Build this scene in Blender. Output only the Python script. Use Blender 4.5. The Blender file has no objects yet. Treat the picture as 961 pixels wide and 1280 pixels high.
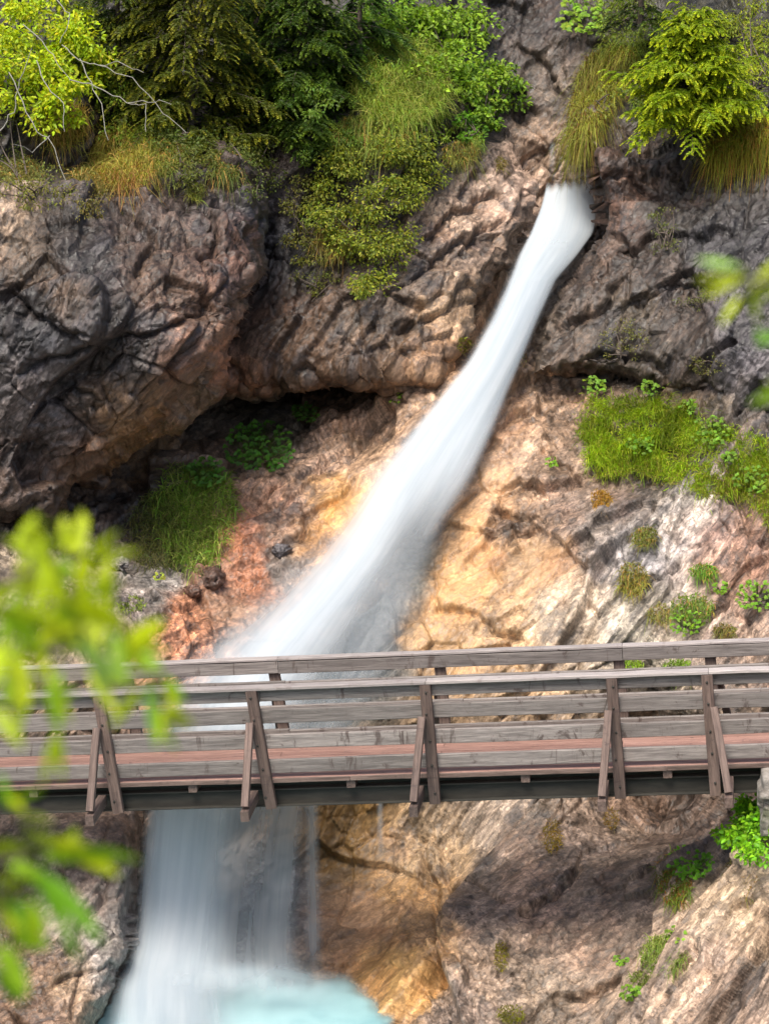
import bpy, math, random
import numpy as np
from math import sin, cos, radians, pi
from mathutils import Matrix, Vector

# ------------------------------------------------------------------ camera, sky, sun, exposure
FPX, W0, H0 = 3300.0, 961.0, 1280.0
PITCH, CAMZ = radians(12.8), 12.0
scene = bpy.context.scene
COL = scene.collection
cd = bpy.data.cameras.new('camera')
cam = bpy.data.objects.new('camera', cd)
COL.objects.link(cam)
cam.location = (0, 0, CAMZ)
cam.rotation_euler = (pi / 2 - PITCH, 0, 0)
cd.sensor_fit = 'VERTICAL'
cd.sensor_height = 36.0
cd.lens = 36.0 * FPX / H0
cd.clip_start = 0.1
cd.clip_end = 2000
cd.dof.use_dof = True
cd.dof.focus_distance = 32.5
cd.dof.aperture_fstop = 2.9
scene.camera = cam

SUN_EL, SUN_AZ = radians(58), radians(205)      # azimuth clockwise from +Y: behind and left of the camera
world = bpy.data.worlds.new('World')
scene.world = world
world.use_nodes = True
wn = world.node_tree
sky = wn.nodes.new('ShaderNodeTexSky')
sky.sky_type = 'NISHITA'
sky.sun_disc = False
sky.sun_elevation = SUN_EL
sky.sun_rotation = SUN_AZ
sky.air_density = 1.0
sky.dust_density = 4.0
sky.ozone_density = 0.6
bg = wn.nodes['Background']
bg.inputs['Strength'].default_value = 0.12
wn.links.new(sky.outputs[0], bg.inputs['Color'])
sl = bpy.data.lights.new('sun', 'SUN')
sl.energy = 2.4
sl.angle = radians(20)
sl.color = (1.0, 0.94, 0.84)
so = bpy.data.objects.new('sun', sl)
COL.objects.link(so)
sd = Vector((sin(SUN_AZ) * cos(SUN_EL), cos(SUN_AZ) * cos(SUN_EL), sin(SUN_EL)))
so.rotation_euler = (-sd).to_track_quat('-Z', 'Y').to_euler()
so.location = (0, 0, 40)
vs = scene.view_settings
vs.view_transform = 'Standard'
vs.look = 'None'
vs.gamma = 1.0
vs.exposure = 0.9
try:
    vs.use_curve_mapping = False
except Exception:
    pass
scene.cycles.transparent_max_bounces = 12
scene.cycles.max_bounces = 6
scene.cycles.diffuse_bounces = 3
scene.cycles.glossy_bounces = 2

# ------------------------------------------------------------------ maths helpers
rng = np.random.default_rng(7)
FW = np.array([0, cos(PITCH), -sin(PITCH)])
UP = np.array([0, sin(PITCH), cos(PITCH)])
RT = np.array([1.0, 0, 0])
CAM = np.array([0, 0, CAMZ])


def unp(x, y, d):
    x = np.asarray(x, float); y = np.asarray(y, float); d = np.asarray(d, float)
    v = FW + ((x - W0 / 2) / FPX)[..., None] * RT + ((H0 / 2 - y) / FPX)[..., None] * UP
    return CAM + d[..., None] * v


def prj(p):
    v = np.asarray(p) - CAM
    d = v @ FW
    return W0 / 2 + FPX * (v @ RT) / d, H0 / 2 - FPX * (v @ UP) / d, d


def hsh(ix, iy, iz, s):
    n = (ix.astype(np.uint32) * np.uint32(374761393) + iy.astype(np.uint32) * np.uint32(668265263)
         + iz.astype(np.uint32) * np.uint32(2246822519) + np.uint32((s * 3266489917) & 0xffffffff))
    n = (n ^ (n >> np.uint32(13))) * np.uint32(1274126177)
    n = (n ^ (n >> np.uint32(15))) * np.uint32(2654435761)
    return n ^ (n >> np.uint32(16))


def h01(n):
    return (n & np.uint32(0xffffff)).astype(np.float32) / np.float32(16777216.0)


def vnoise(P, s=0):
    P = np.asarray(P, np.float32)
    I = np.floor(P).astype(np.int64)
    f = P - I
    f = f * f * f * (f * (f * 6 - 15) + 10)
    out = 0
    for dx in (0, 1):
        wx = f[..., 0] if dx else 1 - f[..., 0]
        for dy in (0, 1):
            wy = f[..., 1] if dy else 1 - f[..., 1]
            for dz in (0, 1):
                wz = f[..., 2] if dz else 1 - f[..., 2]
                out = out + wx * wy * wz * h01(hsh(I[..., 0] + dx, I[..., 1] + dy, I[..., 2] + dz, s))
    return out * 2 - 1


def fbm(P, s=0, o=4, g=0.5, ridged=False):
    a, t, n = 1.0, 0, 0
    for k in range(o):
        v = vnoise(P * 2.03 ** k + 17.3 * k, s + k)
        t = t + a * ((1 - 2 * np.abs(v)) if ridged else v)
        n += a
        a *= g
    return t / n


def worley(P, s=0):
    """nearest two cells: F1, F2, facet tilt (random plane in the nearest cell), random step"""
    P = np.asarray(P, np.float32)
    I = np.floor(P).astype(np.int64)
    f1 = np.full(P.shape[:-1], 9.0, np.float32)
    f2 = f1.copy()
    til = np.zeros_like(f1)
    stp = np.zeros_like(f1)
    for dx in (-1, 0, 1):
        for dy in (-1, 0, 1):
            for dz in (-1, 0, 1):
                cx, cy, cz = I[..., 0] + dx, I[..., 1] + dy, I[..., 2] + dz
                n = hsh(cx, cy, cz, s)
                a = h01(n); n2 = n * np.uint32(2654435761) + np.uint32(12345); n2 ^= n2 >> np.uint32(15)
                b = h01(n2); n3 = n2 * np.uint32(1274126177) + np.uint32(777); n3 ^= n3 >> np.uint32(14)
                c = h01(n3)
                vx = P[..., 0] - cx - a; vy = P[..., 1] - cy - b; vz = P[..., 2] - cz - c
                d = vx * vx + vy * vy + vz * vz
                m = d < f1
                f2 = np.where(m, f1, np.minimum(f2, d))
                til = np.where(m, vx * (b * 2 - 1) + vy * (c * 2 - 1) + vz * (a * 2 - 1), til)
                stp = np.where(m, (a + b + c) / 1.5 - 1, stp)
                f1 = np.where(m, d, f1)
    return np.sqrt(f1), np.sqrt(f2), til, stp


def tps(ctrl):
    c = np.array(ctrl, float)
    X = c[:, :2] / 300.0
    n = len(X)

    def k(r2):
        return 0.5 * r2 * np.log(r2 + 1e-9)
    A = np.zeros((n + 3, n + 3))
    A[:n, :n] = k(((X[:, None] - X[None]) ** 2).sum(-1)) + np.eye(n) * 0.004
    A[:n, n] = 1; A[:n, n + 1:] = X
    A[n, :n] = 1; A[n + 1:, :n] = X.T
    w = np.linalg.solve(A, np.concatenate([c[:, 2], np.zeros(3)]))

    def f(x, y):
        x = x / 300.0; y = y / 300.0
        r = w[n] + w[n + 1] * x + w[n + 2] * y
        for i in range(n):
            r = r + w[i] * k((x - X[i, 0]) ** 2 + (y - X[i, 1]) ** 2)
        return r
    return f


def sdf_poly(poly, x, y):
    """distance to outline, positive inside"""
    d = np.full(x.shape, 1e9); ins = np.zeros(x.shape, bool)
    n = len(poly)
    for i in range(n):
        ax, ay = poly[i]; bx, by = poly[(i + 1) % n]
        ex, ey = bx - ax, by - ay
        t = np.clip(((x - ax) * ex + (y - ay) * ey) / (ex * ex + ey * ey + 1e-9), 0, 1)
        d = np.minimum(d, np.hypot(x - ax - t * ex, y - ay - t * ey))
        if ay != by:
            c = ((ay > y) != (by > y)) & (x < (bx - ax) * (y - ay) / (by - ay) + ax)
            ins ^= c
    return np.where(ins, d, -d)


def lin(c):
    c = np.asarray(c, float) / 255.0
    return np.where(c <= 0.04045, c / 12.92, ((c + 0.055) / 1.055) ** 2.4)


def sm(a, b, x):
    t = np.clip((x - a) / (b - a), 0, 1)
    return t * t * (3 - 2 * t)


# ------------------------------------------------------------------ object helpers
def tag(o, label=None, cat=None, group=None, kind=None):
    if label: o['label'] = label
    if cat: o['category'] = cat
    if group: o['group'] = group
    if kind: o['kind'] = kind
    return o


def empty(name, loc, **k):
    o = bpy.data.objects.new(name, None)
    o.empty_display_size = 0.1
    o.location = tuple(float(v) for v in loc)
    COL.objects.link(o)
    return tag(o, **k)


def mesh_np(name, V, faces, mat, cols=None, smooth=False, attrs=None):
    """faces: array (n,k) or list of such arrays"""
    if not isinstance(faces, list): faces = [faces]
    me = bpy.data.meshes.new(name)
    V = np.asarray(V, np.float32)
    me.vertices.add(len(V))
    me.vertices.foreach_set('co', V.ravel())
    tot = sum(f.size for f in faces); npol = sum(len(f) for f in faces)
    me.loops.add(tot); me.polygons.add(npol)
    me.loops.foreach_set('vertex_index', np.concatenate([f.ravel() for f in faces]).astype(np.int32))
    st = []; o = 0
    for f in faces:
        st.append(o + np.arange(len(f)) * f.shape[1]); o += f.size
    me.polygons.foreach_set('loop_start', np.concatenate(st).astype(np.int32))
    if smooth:
        me.polygons.foreach_set('use_smooth', np.ones(npol, bool))
    me.update(calc_edges=True)
    if cols is not None:
        a = me.color_attributes.new('Col', 'FLOAT_COLOR', 'POINT')
        c = np.ones((len(V), 4), np.float32); c[:, :3] = cols
        a.data.foreach_set('color', c.ravel())
    for k, v in (attrs or {}).items():
        v = np.asarray(v, np.float32)
        if v.ndim == 1:
            a = me.attributes.new(k, 'FLOAT', 'POINT'); a.data.foreach_set('value', v)
        else:
            a = me.attributes.new(k, 'FLOAT_VECTOR', 'POINT'); a.data.foreach_set('vector', v.ravel())
    me.materials.append(mat)
    return me


def obj(name, me, parent=None, **k):
    o = bpy.data.objects.new(name, me)
    COL.objects.link(o)
    if parent is not None: o.parent = parent
    return tag(o, **k)


# ------------------------------------------------------------------ materials
class NT:
    def __init__(s, name):
        s.m = bpy.data.materials.new(name); s.m.use_nodes = True
        s.t = s.m.node_tree; s.n = s.t.nodes; s.b = s.n['Principled BSDF']; s.out = s.n['Material Output']

    def new(s, typ, **kw):
        n = s.n.new(typ)
        for k, v in kw.items(): setattr(n, k, v)
        return n

    def lk(s, a, b): s.t.links.new(a, b)

    def attr(s, name): return s.new('ShaderNodeAttribute', attribute_name=name)

    def val(s, x, sock):
        if hasattr(x, 'links'): s.lk(x, sock)
        else: sock.default_value = x

    def math(s, op, a, b=0.0, c=0.0, clamp=False):
        n = s.new('ShaderNodeMath', operation=op, use_clamp=clamp)
        for i, x in enumerate((a, b, c)): s.val(x, n.inputs[i])
        return n.outputs[0]

    def noise(s, vec, scale, detail=6, rough=0.6, dist=0.0):
        n = s.new('ShaderNodeTexNoise')
        if vec is not None: s.lk(vec, n.inputs['Vector'])
        n.inputs['Scale'].default_value = scale; n.inputs['Detail'].default_value = detail
        n.inputs['Roughness'].default_value = rough; n.inputs['Distortion'].default_value = dist
        return n.outputs['Fac']

    def ramp(s, f, a, b, lo=0.0, hi=1.0):
        n = s.new('ShaderNodeMapRange', interpolation_type='SMOOTHSTEP')
        s.val(f, n.inputs[0])
        for i, v in enumerate((a, b, lo, hi)): n.inputs[i + 1].default_value = v
        return n.outputs[0]

    def mix(s, f, a, b, mode='MIX'):
        n = s.new('ShaderNodeMix', data_type='RGBA', blend_type=mode)
        s.val(f, n.inputs[0]); s.val(a, n.inputs[6]); s.val(b, n.inputs[7])
        return n.outputs[2]

    def map(s, vec, scale=(1, 1, 1), rot=(0, 0, 0), loc=(0, 0, 0)):
        n = s.new('ShaderNodeMapping'); s.lk(vec, n.inputs[0])
        n.inputs['Location'].default_value = loc
        n.inputs['Rotation'].default_value = rot; n.inputs['Scale'].default_value = scale
        return n.outputs[0]

    def scale_col(s, c, f):
        n = s.new('ShaderNodeVectorMath', operation='SCALE'); s.lk(c, n.inputs[0]); s.val(f, n.inputs['Scale'])
        return n.outputs[0]

    def bump(s, h, strength, dist, normal=None):
        n = s.new('ShaderNodeBump'); s.lk(h, n.inputs['Height'])
        n.inputs['Strength'].default_value = strength; n.inputs['Distance'].default_value = dist
        if normal is not None: s.lk(normal, n.inputs['Normal'])
        return n.outputs[0]


def rock_material():
    t = NT('wet_rock')
    co = t.new('ShaderNodeTexCoord').outputs['Object']
    mp = t.new('ShaderNodeMapping', vector_type='TEXTURE'); t.lk(co, mp.inputs[0])   # foliation runs up to the right
    mp.inputs['Rotation'].default_value = (0, radians(-55), 0); mp.inputs['Scale'].default_value = (2.0, 1, 1)
    st = mp.outputs[0]
    col = t.attr('Col').outputs['Color']
    rough = t.attr('rough').outputs['Fac']
    wn_ = t.new('ShaderNodeTexNoise'); wn_.inputs['Scale'].default_value = 5.0; wn_.inputs['Detail'].default_value = 2
    t.lk(st, wn_.inputs['Vector'])
    wv = t.new('ShaderNodeVectorMath', operation='MULTIPLY_ADD'); t.lk(wn_.outputs['Color'], wv.inputs[0])
    wv.inputs[1].default_value = (0.10, 0.10, 0.10); t.lk(st, wv.inputs[2])
    w = wv.outputs[0]

    def flakes(scale):                                                # angular chips, each with its own shade
        v = t.new('ShaderNodeTexVoronoi'); v.inputs['Scale'].default_value = scale
        t.lk(w, v.inputs['Vector'])
        sp = t.new('ShaderNodeSeparateColor'); t.lk(v.outputs['Color'], sp.inputs[0])
        return sp.outputs[0], v.outputs['Distance']
    a1, d1 = flakes(9.0)
    a2, d2 = flakes(27.0)
    n3 = t.noise(st, 30.0, 3, 0.7)
    f = t.math('MULTIPLY', t.math('MULTIPLY_ADD', a1, 0.62, 0.68), t.math('MULTIPLY_ADD', a2, 0.76, 0.62))
    f = t.math('MULTIPLY', f, t.ramp(n3, 0.36, 0.64, 0.72, 1.28))
    k = t.math('ADD', t.math('MULTIPLY', t.math('SUBTRACT', f, 1.0), t.math('MULTIPLY_ADD', rough, 0.8, 0.2)), 1.0)
    t.lk(t.scale_col(col, k), t.b.inputs['Base Color'])
    t.lk(t.math('MULTIPLY_ADD', a2, 0.35, 0.36), t.b.inputs['Roughness'])
    t.b.inputs['Specular IOR Level'].default_value = 0.5
    hgt = t.math('ADD', t.math('MULTIPLY', a1, 0.5), t.math('MULTIPLY', a2, 0.22))
    hgt = t.math('ADD', hgt, t.math('ADD', t.math('MULTIPLY', n3, 0.25), t.math('MULTIPLY', d1, 0.5)))
    bn = t.new('ShaderNodeBump'); t.lk(hgt, bn.inputs['Height'])
    t.lk(t.math('MULTIPLY_ADD', rough, 0.75, 0.12), bn.inputs['Strength'])
    bn.inputs['Distance'].default_value = 0.06
    t.lk(bn.outputs[0], t.b.inputs['Normal'])
    return t.m


def leaf_material(name, trans=0.35, rough=0.5):
    t = NT(name)
    co = t.new('ShaderNodeTexCoord').outputs['Object']
    col = t.attr('Col').outputs['Color']
    c = t.scale_col(col, t.ramp(t.noise(co, 14, 3), 0.3, 0.7, 0.8, 1.2))
    t.lk(c, t.b.inputs['Base Color'])
    t.b.inputs['Roughness'].default_value = rough
    t.b.inputs['Specular IOR Level'].default_value = 0.3
    tr = t.new('ShaderNodeBsdfTranslucent'); t.lk(t.mix(1.0, c, (1.25, 1.2, 0.55, 1), 'MULTIPLY'), tr.inputs['Color'])
    mx = t.new('ShaderNodeMixShader'); mx.inputs[0].default_value = trans
    t.lk(t.b.outputs[0], mx.inputs[1]); t.lk(tr.outputs[0], mx.inputs[2]); t.lk(mx.outputs[0], t.out.inputs['Surface'])
    return t.m


def bark_material(name, c0, c1):
    t = NT(name)
    co = t.new('ShaderNodeTexCoord').outputs['Object']
    n = t.noise(t.map(co, scale=(6, 6, 1.5)), 8, 6)
    t.lk(t.mix(t.ramp(n, 0.3, 0.7), c0 + (1,), c1 + (1,)), t.b.inputs['Base Color'])
    t.b.inputs['Roughness'].default_value = 0.85
    t.lk(t.bump(n, 0.6, 0.01), t.b.inputs['Normal'])
    return t.m


def wood_material(name, c0, c1, cstain, stain=0.5):
    t = NT(name)
    tc = t.new('ShaderNodeTexCoord').outputs['Object']
    inf = t.new('ShaderNodeObjectInfo').outputs['Random']
    off = t.new('ShaderNodeCombineXYZ')
    for i in range(3): t.lk(t.math('MULTIPLY', inf, 13.7 + 11 * i), off.inputs[i])
    ad = t.new('ShaderNodeVectorMath', operation='ADD'); t.lk(tc, ad.inputs[0]); t.lk(off.outputs[0], ad.inputs[1])
    v = ad.outputs[0]
    gv = t.map(v, scale=(0.55, 9, 9))
    g = t.noise(gv, 3.2, 8, 0.7, 0.8)
    fine = t.noise(t.map(v, scale=(1.2, 30, 30)), 4, 5, 0.7)
    c = t.mix(t.ramp(g, 0.32, 0.68), c0 + (1,), c1 + (1,))
    c = t.scale_col(c, t.ramp(fine, 0.3, 0.7, 0.78, 1.2))
    c = t.scale_col(c, t.math('MULTIPLY_ADD', inf, 0.42, 0.79))
    # damp stains and knots
    sn = t.noise(t.map(v, scale=(2.2, 3, 1.2)), 1.7, 6, 0.7, 1.2)
    c = t.mix(t.ramp(sn, 0.56, 0.66, 0, stain), c, cstain + (1,))
    dr = t.noise(t.map(v, scale=(5.5, 0.6, 1.0)), 1.0, 5, 0.75, 0.6)          # drips across the board
    c = t.mix(t.ramp(dr, 0.60, 0.68, 0, stain), c, cstain + (1,))
    vo = t.new('ShaderNodeTexVoronoi'); vo.inputs['Scale'].default_value = 3.4
    t.lk(t.map(v, scale=(0.75, 1.6, 1.6)), vo.inputs['Vector'])
    c = t.mix(t.ramp(vo.outputs['Distance'], 0.035, 0.075, 0.8, 0.0), c, (0.05, 0.032, 0.028, 1))
    t.lk(c, t.b.inputs['Base Color'])
    t.b.inputs['Roughness'].default_value = 0.72
    t.lk(t.bump(t.math('ADD', g, t.math('MULTIPLY', fine, 0.5)), 0.5, 0.012), t.b.inputs['Normal'])
    return t.m


def steel_material():
    t = NT('painted_steel')
    co = t.new('ShaderNodeTexCoord').outputs['Object']
    n = t.noise(t.map(co, scale=(0.6, 3, 3)), 3, 7, 0.7)
    t.lk(t.mix(t.ramp(n, 0.35, 0.7), (0.016, 0.015, 0.012, 1), (0.036, 0.033, 0.026, 1)), t.b.inputs['Base Color'])
    t.b.inputs['Roughness'].default_value = 0.75
    t.lk(t.bump(n, 0.2, 0.01), t.b.inputs['Normal'])
    return t.m


def concrete_material():
    t = NT('weathered_concrete')
    co = t.new('ShaderNodeTexCoord').outputs['Object']
    n = t.noise(co, 5, 9, 0.7); n2 = t.noise(co, 40, 4, 0.7)
    c = t.mix(t.ramp(n, 0.35, 0.65), (0.15, 0.13, 0.11, 1), (0.36, 0.33, 0.30, 1))
    c = t.mix(t.ramp(t.noise(co, 3.1, 6), 0.52, 0.62, 0, 0.7), c, (0.07, 0.085, 0.03, 1))
    t.lk(c, t.b.inputs['Base Color']); t.b.inputs['Roughness'].default_value = 0.9
    t.lk(t.bump(t.math('ADD', n, t.math('MULTIPLY', n2, 0.4)), 0.8, 0.03), t.b.inputs['Normal'])
    return t.m


def water_material(name, c0=(0.57, 0.645, 0.705), c1=(0.68, 0.735, 0.775)):
    """silky aerated water: how dense the foam is comes from the sheet's own 'dens', streaks follow the flow"""
    t = NT(name)
    uv = t.attr('flow').outputs['Vector']
    dens = t.attr('dens').outputs['Fac']
    s1 = t.noise(t.map(uv, scale=(6, 0.35, 1)), 1.0, 4, 0.55, 0.25)
    s2 = t.noise(t.map(uv, scale=(26, 0.5, 1)), 1.0, 3, 0.6)
    s3 = t.noise(t.map(uv, scale=(2.2, 1.0, 1)), 1.0, 3, 0.5)
    st = t.math('ADD', t.math('MULTIPLY', s1, 0.6), t.math('MULTIPLY', s2, 0.1))
    st = t.math('ADD', st, t.math('MULTIPLY', s3, 0.3))
    k = t.ramp(st, 0.36, 0.64, -1.0, 1.0)
    w = t.math('MULTIPLY', dens, t.math('SUBTRACT', 1.0, dens))            # streaks show where foam thins
    a = t.math('MULTIPLY_ADD', t.math('MULTIPLY', k, w), 0.28, dens, clamp=True)
    c = t.mix(t.ramp(s1, 0.3, 0.7), c0 + (1,), c1 + (1,))
    t.lk(c, t.b.inputs['Base Color']); t.b.inputs['Roughness'].default_value = 0.6
    t.b.inputs['Specular IOR Level'].default_value = 0.2
    tl = t.new('ShaderNodeBsdfTranslucent'); t.lk(c, tl.inputs['Color'])
    m1 = t.new('ShaderNodeMixShader'); m1.inputs[0].default_value = 0.4
    t.lk(t.b.outputs[0], m1.inputs[1]); t.lk(tl.outputs[0], m1.inputs[2])
    tp = t.new('ShaderNodeBsdfTransparent')
    m2 = t.new('ShaderNodeMixShader'); t.lk(a, m2.inputs[0])
    t.lk(tp.outputs[0], m2.inputs[1]); t.lk(m1.outputs[0], m2.inputs[2]); t.lk(m2.outputs[0], t.out.inputs['Surface'])
    return t.m


def pool_material():
    t = NT('pool_water')
    co = t.new('ShaderNodeTexCoord').outputs['Object']
    foam = t.attr('dens').outputs['Fac']
    n = t.noise(t.map(co, scale=(1, 0.7, 1)), 1.3, 5, 0.55, 0.6)
    base = t.mix(t.ramp(n, 0.35, 0.65), (0.20, 0.42, 0.46, 1), (0.30, 0.54, 0.57, 1))
    c = t.mix(foam, base, (0.64, 0.72, 0.74, 1))
    t.lk(c, t.b.inputs['Base Color']); t.b.inputs['Roughness'].default_value = 0.35
    t.lk(t.attr('shore').outputs['Fac'], t.b.inputs['Alpha'])
    t.lk(t.bump(n, 0.15, 0.05), t.b.inputs['Normal'])
    return t.m


def soil_material():
    t = NT('forest_soil')
    co = t.new('ShaderNodeTexCoord').outputs['Object']
    n = t.noise(co, 1.2, 9, 0.7)
    t.lk(t.mix(t.ramp(n, 0.35, 0.65), (0.05, 0.038, 0.028, 1), (0.10, 0.10, 0.05, 1)), t.b.inputs['Base Color'])
    t.b.inputs['Roughness'].default_value = 0.95
    t.lk(t.bump(n, 0.8, 0.1), t.b.inputs['Normal'])
    return t.m


M_ROCK = rock_material()
M_LEAF = leaf_material('leaf', 0.38, 0.5)
M_GRASS = leaf_material('grass_blade', 0.30, 0.6)
M_BARK = bark_material('bark', (0.05, 0.038, 0.03), (0.13, 0.10, 0.08))
M_TWIG = bark_material('pale_bark', (0.16, 0.155, 0.13), (0.30, 0.29, 0.25))
M_RAIL = wood_material('weathered_rail_wood', (0.125, 0.108, 0.100), (0.250, 0.222, 0.205), (0.060, 0.040, 0.034), 0.8)
M_CAP = wood_material('weathered_cap_wood', (0.27, 0.235, 0.225), (0.40, 0.36, 0.34), (0.13, 0.09, 0.08), 0.35)
M_POST = wood_material('brown_post_wood', (0.070, 0.046, 0.038), (0.165, 0.115, 0.095), (0.035, 0.022, 0.022), 0.5)
M_DECK = wood_material('reddish_deck_wood', (0.22, 0.115, 0.092), (0.36, 0.215, 0.175), (0.16, 0.10, 0.09), 0.4)
M_STEEL = steel_material()
M_CONC = concrete_material()
M_WATER = water_material('falling_water')
M_POOL = pool_material()
M_SOIL = soil_material()

# ------------------------------------------------------------------ rock colours (x, y in the photograph, sRGB, roughness)
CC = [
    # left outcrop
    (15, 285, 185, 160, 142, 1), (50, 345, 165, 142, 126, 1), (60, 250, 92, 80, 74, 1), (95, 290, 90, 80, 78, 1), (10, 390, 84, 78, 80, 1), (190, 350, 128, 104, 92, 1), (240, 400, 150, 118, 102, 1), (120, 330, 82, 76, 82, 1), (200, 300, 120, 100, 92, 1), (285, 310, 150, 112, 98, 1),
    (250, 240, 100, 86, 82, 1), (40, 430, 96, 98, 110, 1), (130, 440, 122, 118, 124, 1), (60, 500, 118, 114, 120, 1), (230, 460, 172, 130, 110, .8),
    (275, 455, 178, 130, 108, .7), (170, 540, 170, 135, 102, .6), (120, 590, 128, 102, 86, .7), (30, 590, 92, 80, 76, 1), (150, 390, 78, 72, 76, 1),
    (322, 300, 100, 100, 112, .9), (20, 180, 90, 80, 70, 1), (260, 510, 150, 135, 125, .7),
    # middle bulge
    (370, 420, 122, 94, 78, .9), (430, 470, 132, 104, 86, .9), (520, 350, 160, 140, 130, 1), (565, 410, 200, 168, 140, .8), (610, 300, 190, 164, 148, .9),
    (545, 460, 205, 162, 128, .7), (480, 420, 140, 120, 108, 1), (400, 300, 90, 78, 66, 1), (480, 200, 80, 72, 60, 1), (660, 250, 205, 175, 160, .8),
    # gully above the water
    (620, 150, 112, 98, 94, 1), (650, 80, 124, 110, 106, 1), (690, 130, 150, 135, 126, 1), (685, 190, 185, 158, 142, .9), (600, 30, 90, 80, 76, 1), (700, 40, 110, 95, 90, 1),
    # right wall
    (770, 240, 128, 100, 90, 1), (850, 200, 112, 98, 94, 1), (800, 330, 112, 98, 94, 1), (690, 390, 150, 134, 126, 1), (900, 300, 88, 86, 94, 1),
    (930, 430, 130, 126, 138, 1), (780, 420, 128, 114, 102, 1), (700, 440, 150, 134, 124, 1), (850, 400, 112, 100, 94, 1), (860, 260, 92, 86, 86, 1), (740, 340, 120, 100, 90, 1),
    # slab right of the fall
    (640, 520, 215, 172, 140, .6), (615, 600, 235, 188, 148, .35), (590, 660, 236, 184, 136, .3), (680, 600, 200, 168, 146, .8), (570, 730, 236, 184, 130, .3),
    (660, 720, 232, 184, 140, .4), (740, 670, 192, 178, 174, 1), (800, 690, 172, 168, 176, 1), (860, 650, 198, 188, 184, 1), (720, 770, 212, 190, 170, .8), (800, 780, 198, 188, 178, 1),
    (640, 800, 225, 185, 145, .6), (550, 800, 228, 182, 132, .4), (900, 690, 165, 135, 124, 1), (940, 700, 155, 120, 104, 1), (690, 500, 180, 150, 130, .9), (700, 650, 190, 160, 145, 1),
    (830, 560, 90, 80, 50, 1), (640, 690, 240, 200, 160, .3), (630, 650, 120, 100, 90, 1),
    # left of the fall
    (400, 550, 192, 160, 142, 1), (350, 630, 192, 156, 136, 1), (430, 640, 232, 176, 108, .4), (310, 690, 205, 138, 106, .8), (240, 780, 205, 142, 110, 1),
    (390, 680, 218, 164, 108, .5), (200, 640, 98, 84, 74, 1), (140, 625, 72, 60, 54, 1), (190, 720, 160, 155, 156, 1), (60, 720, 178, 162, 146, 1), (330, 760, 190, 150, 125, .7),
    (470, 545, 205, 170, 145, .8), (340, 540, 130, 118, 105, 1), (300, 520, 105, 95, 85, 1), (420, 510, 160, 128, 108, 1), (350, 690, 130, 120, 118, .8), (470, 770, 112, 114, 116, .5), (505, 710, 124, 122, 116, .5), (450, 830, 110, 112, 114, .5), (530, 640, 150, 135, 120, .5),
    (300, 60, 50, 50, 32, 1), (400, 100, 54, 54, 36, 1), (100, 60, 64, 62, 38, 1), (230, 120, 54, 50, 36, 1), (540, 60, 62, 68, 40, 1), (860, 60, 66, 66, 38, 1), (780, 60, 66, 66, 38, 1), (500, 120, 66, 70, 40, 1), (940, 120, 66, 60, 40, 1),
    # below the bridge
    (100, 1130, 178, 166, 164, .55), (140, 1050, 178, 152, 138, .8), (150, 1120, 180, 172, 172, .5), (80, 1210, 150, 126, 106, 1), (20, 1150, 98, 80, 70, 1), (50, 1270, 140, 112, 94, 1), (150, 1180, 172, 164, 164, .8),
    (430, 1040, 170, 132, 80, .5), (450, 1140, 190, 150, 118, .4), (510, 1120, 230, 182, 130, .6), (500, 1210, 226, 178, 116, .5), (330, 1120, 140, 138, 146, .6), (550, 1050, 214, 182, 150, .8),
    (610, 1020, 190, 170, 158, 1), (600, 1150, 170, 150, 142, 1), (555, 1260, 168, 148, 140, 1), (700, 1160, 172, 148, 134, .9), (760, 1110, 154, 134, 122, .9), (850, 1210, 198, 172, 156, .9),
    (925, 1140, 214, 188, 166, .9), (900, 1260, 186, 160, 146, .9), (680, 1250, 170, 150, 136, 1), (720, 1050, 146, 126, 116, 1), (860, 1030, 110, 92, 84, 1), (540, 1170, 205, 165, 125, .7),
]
CCN = np.array(CC, float)
CCL = lin(CCN[:, 2:5]) * 0.62
CCL = CCL * 0.95 + 0.05 * CCL.mean(1, keepdims=True) * np.array([1.06, .98, .96])
CCL *= np.array([1.03, 1.0, 0.89])
CCL *= np.where((CCN[:, 1] < 485) & (CCN[:, 2] < 175), 0.52, 0.92)[:, None]      # dark wet upper rock, with tree shade and vignetting painted into its colour


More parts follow.
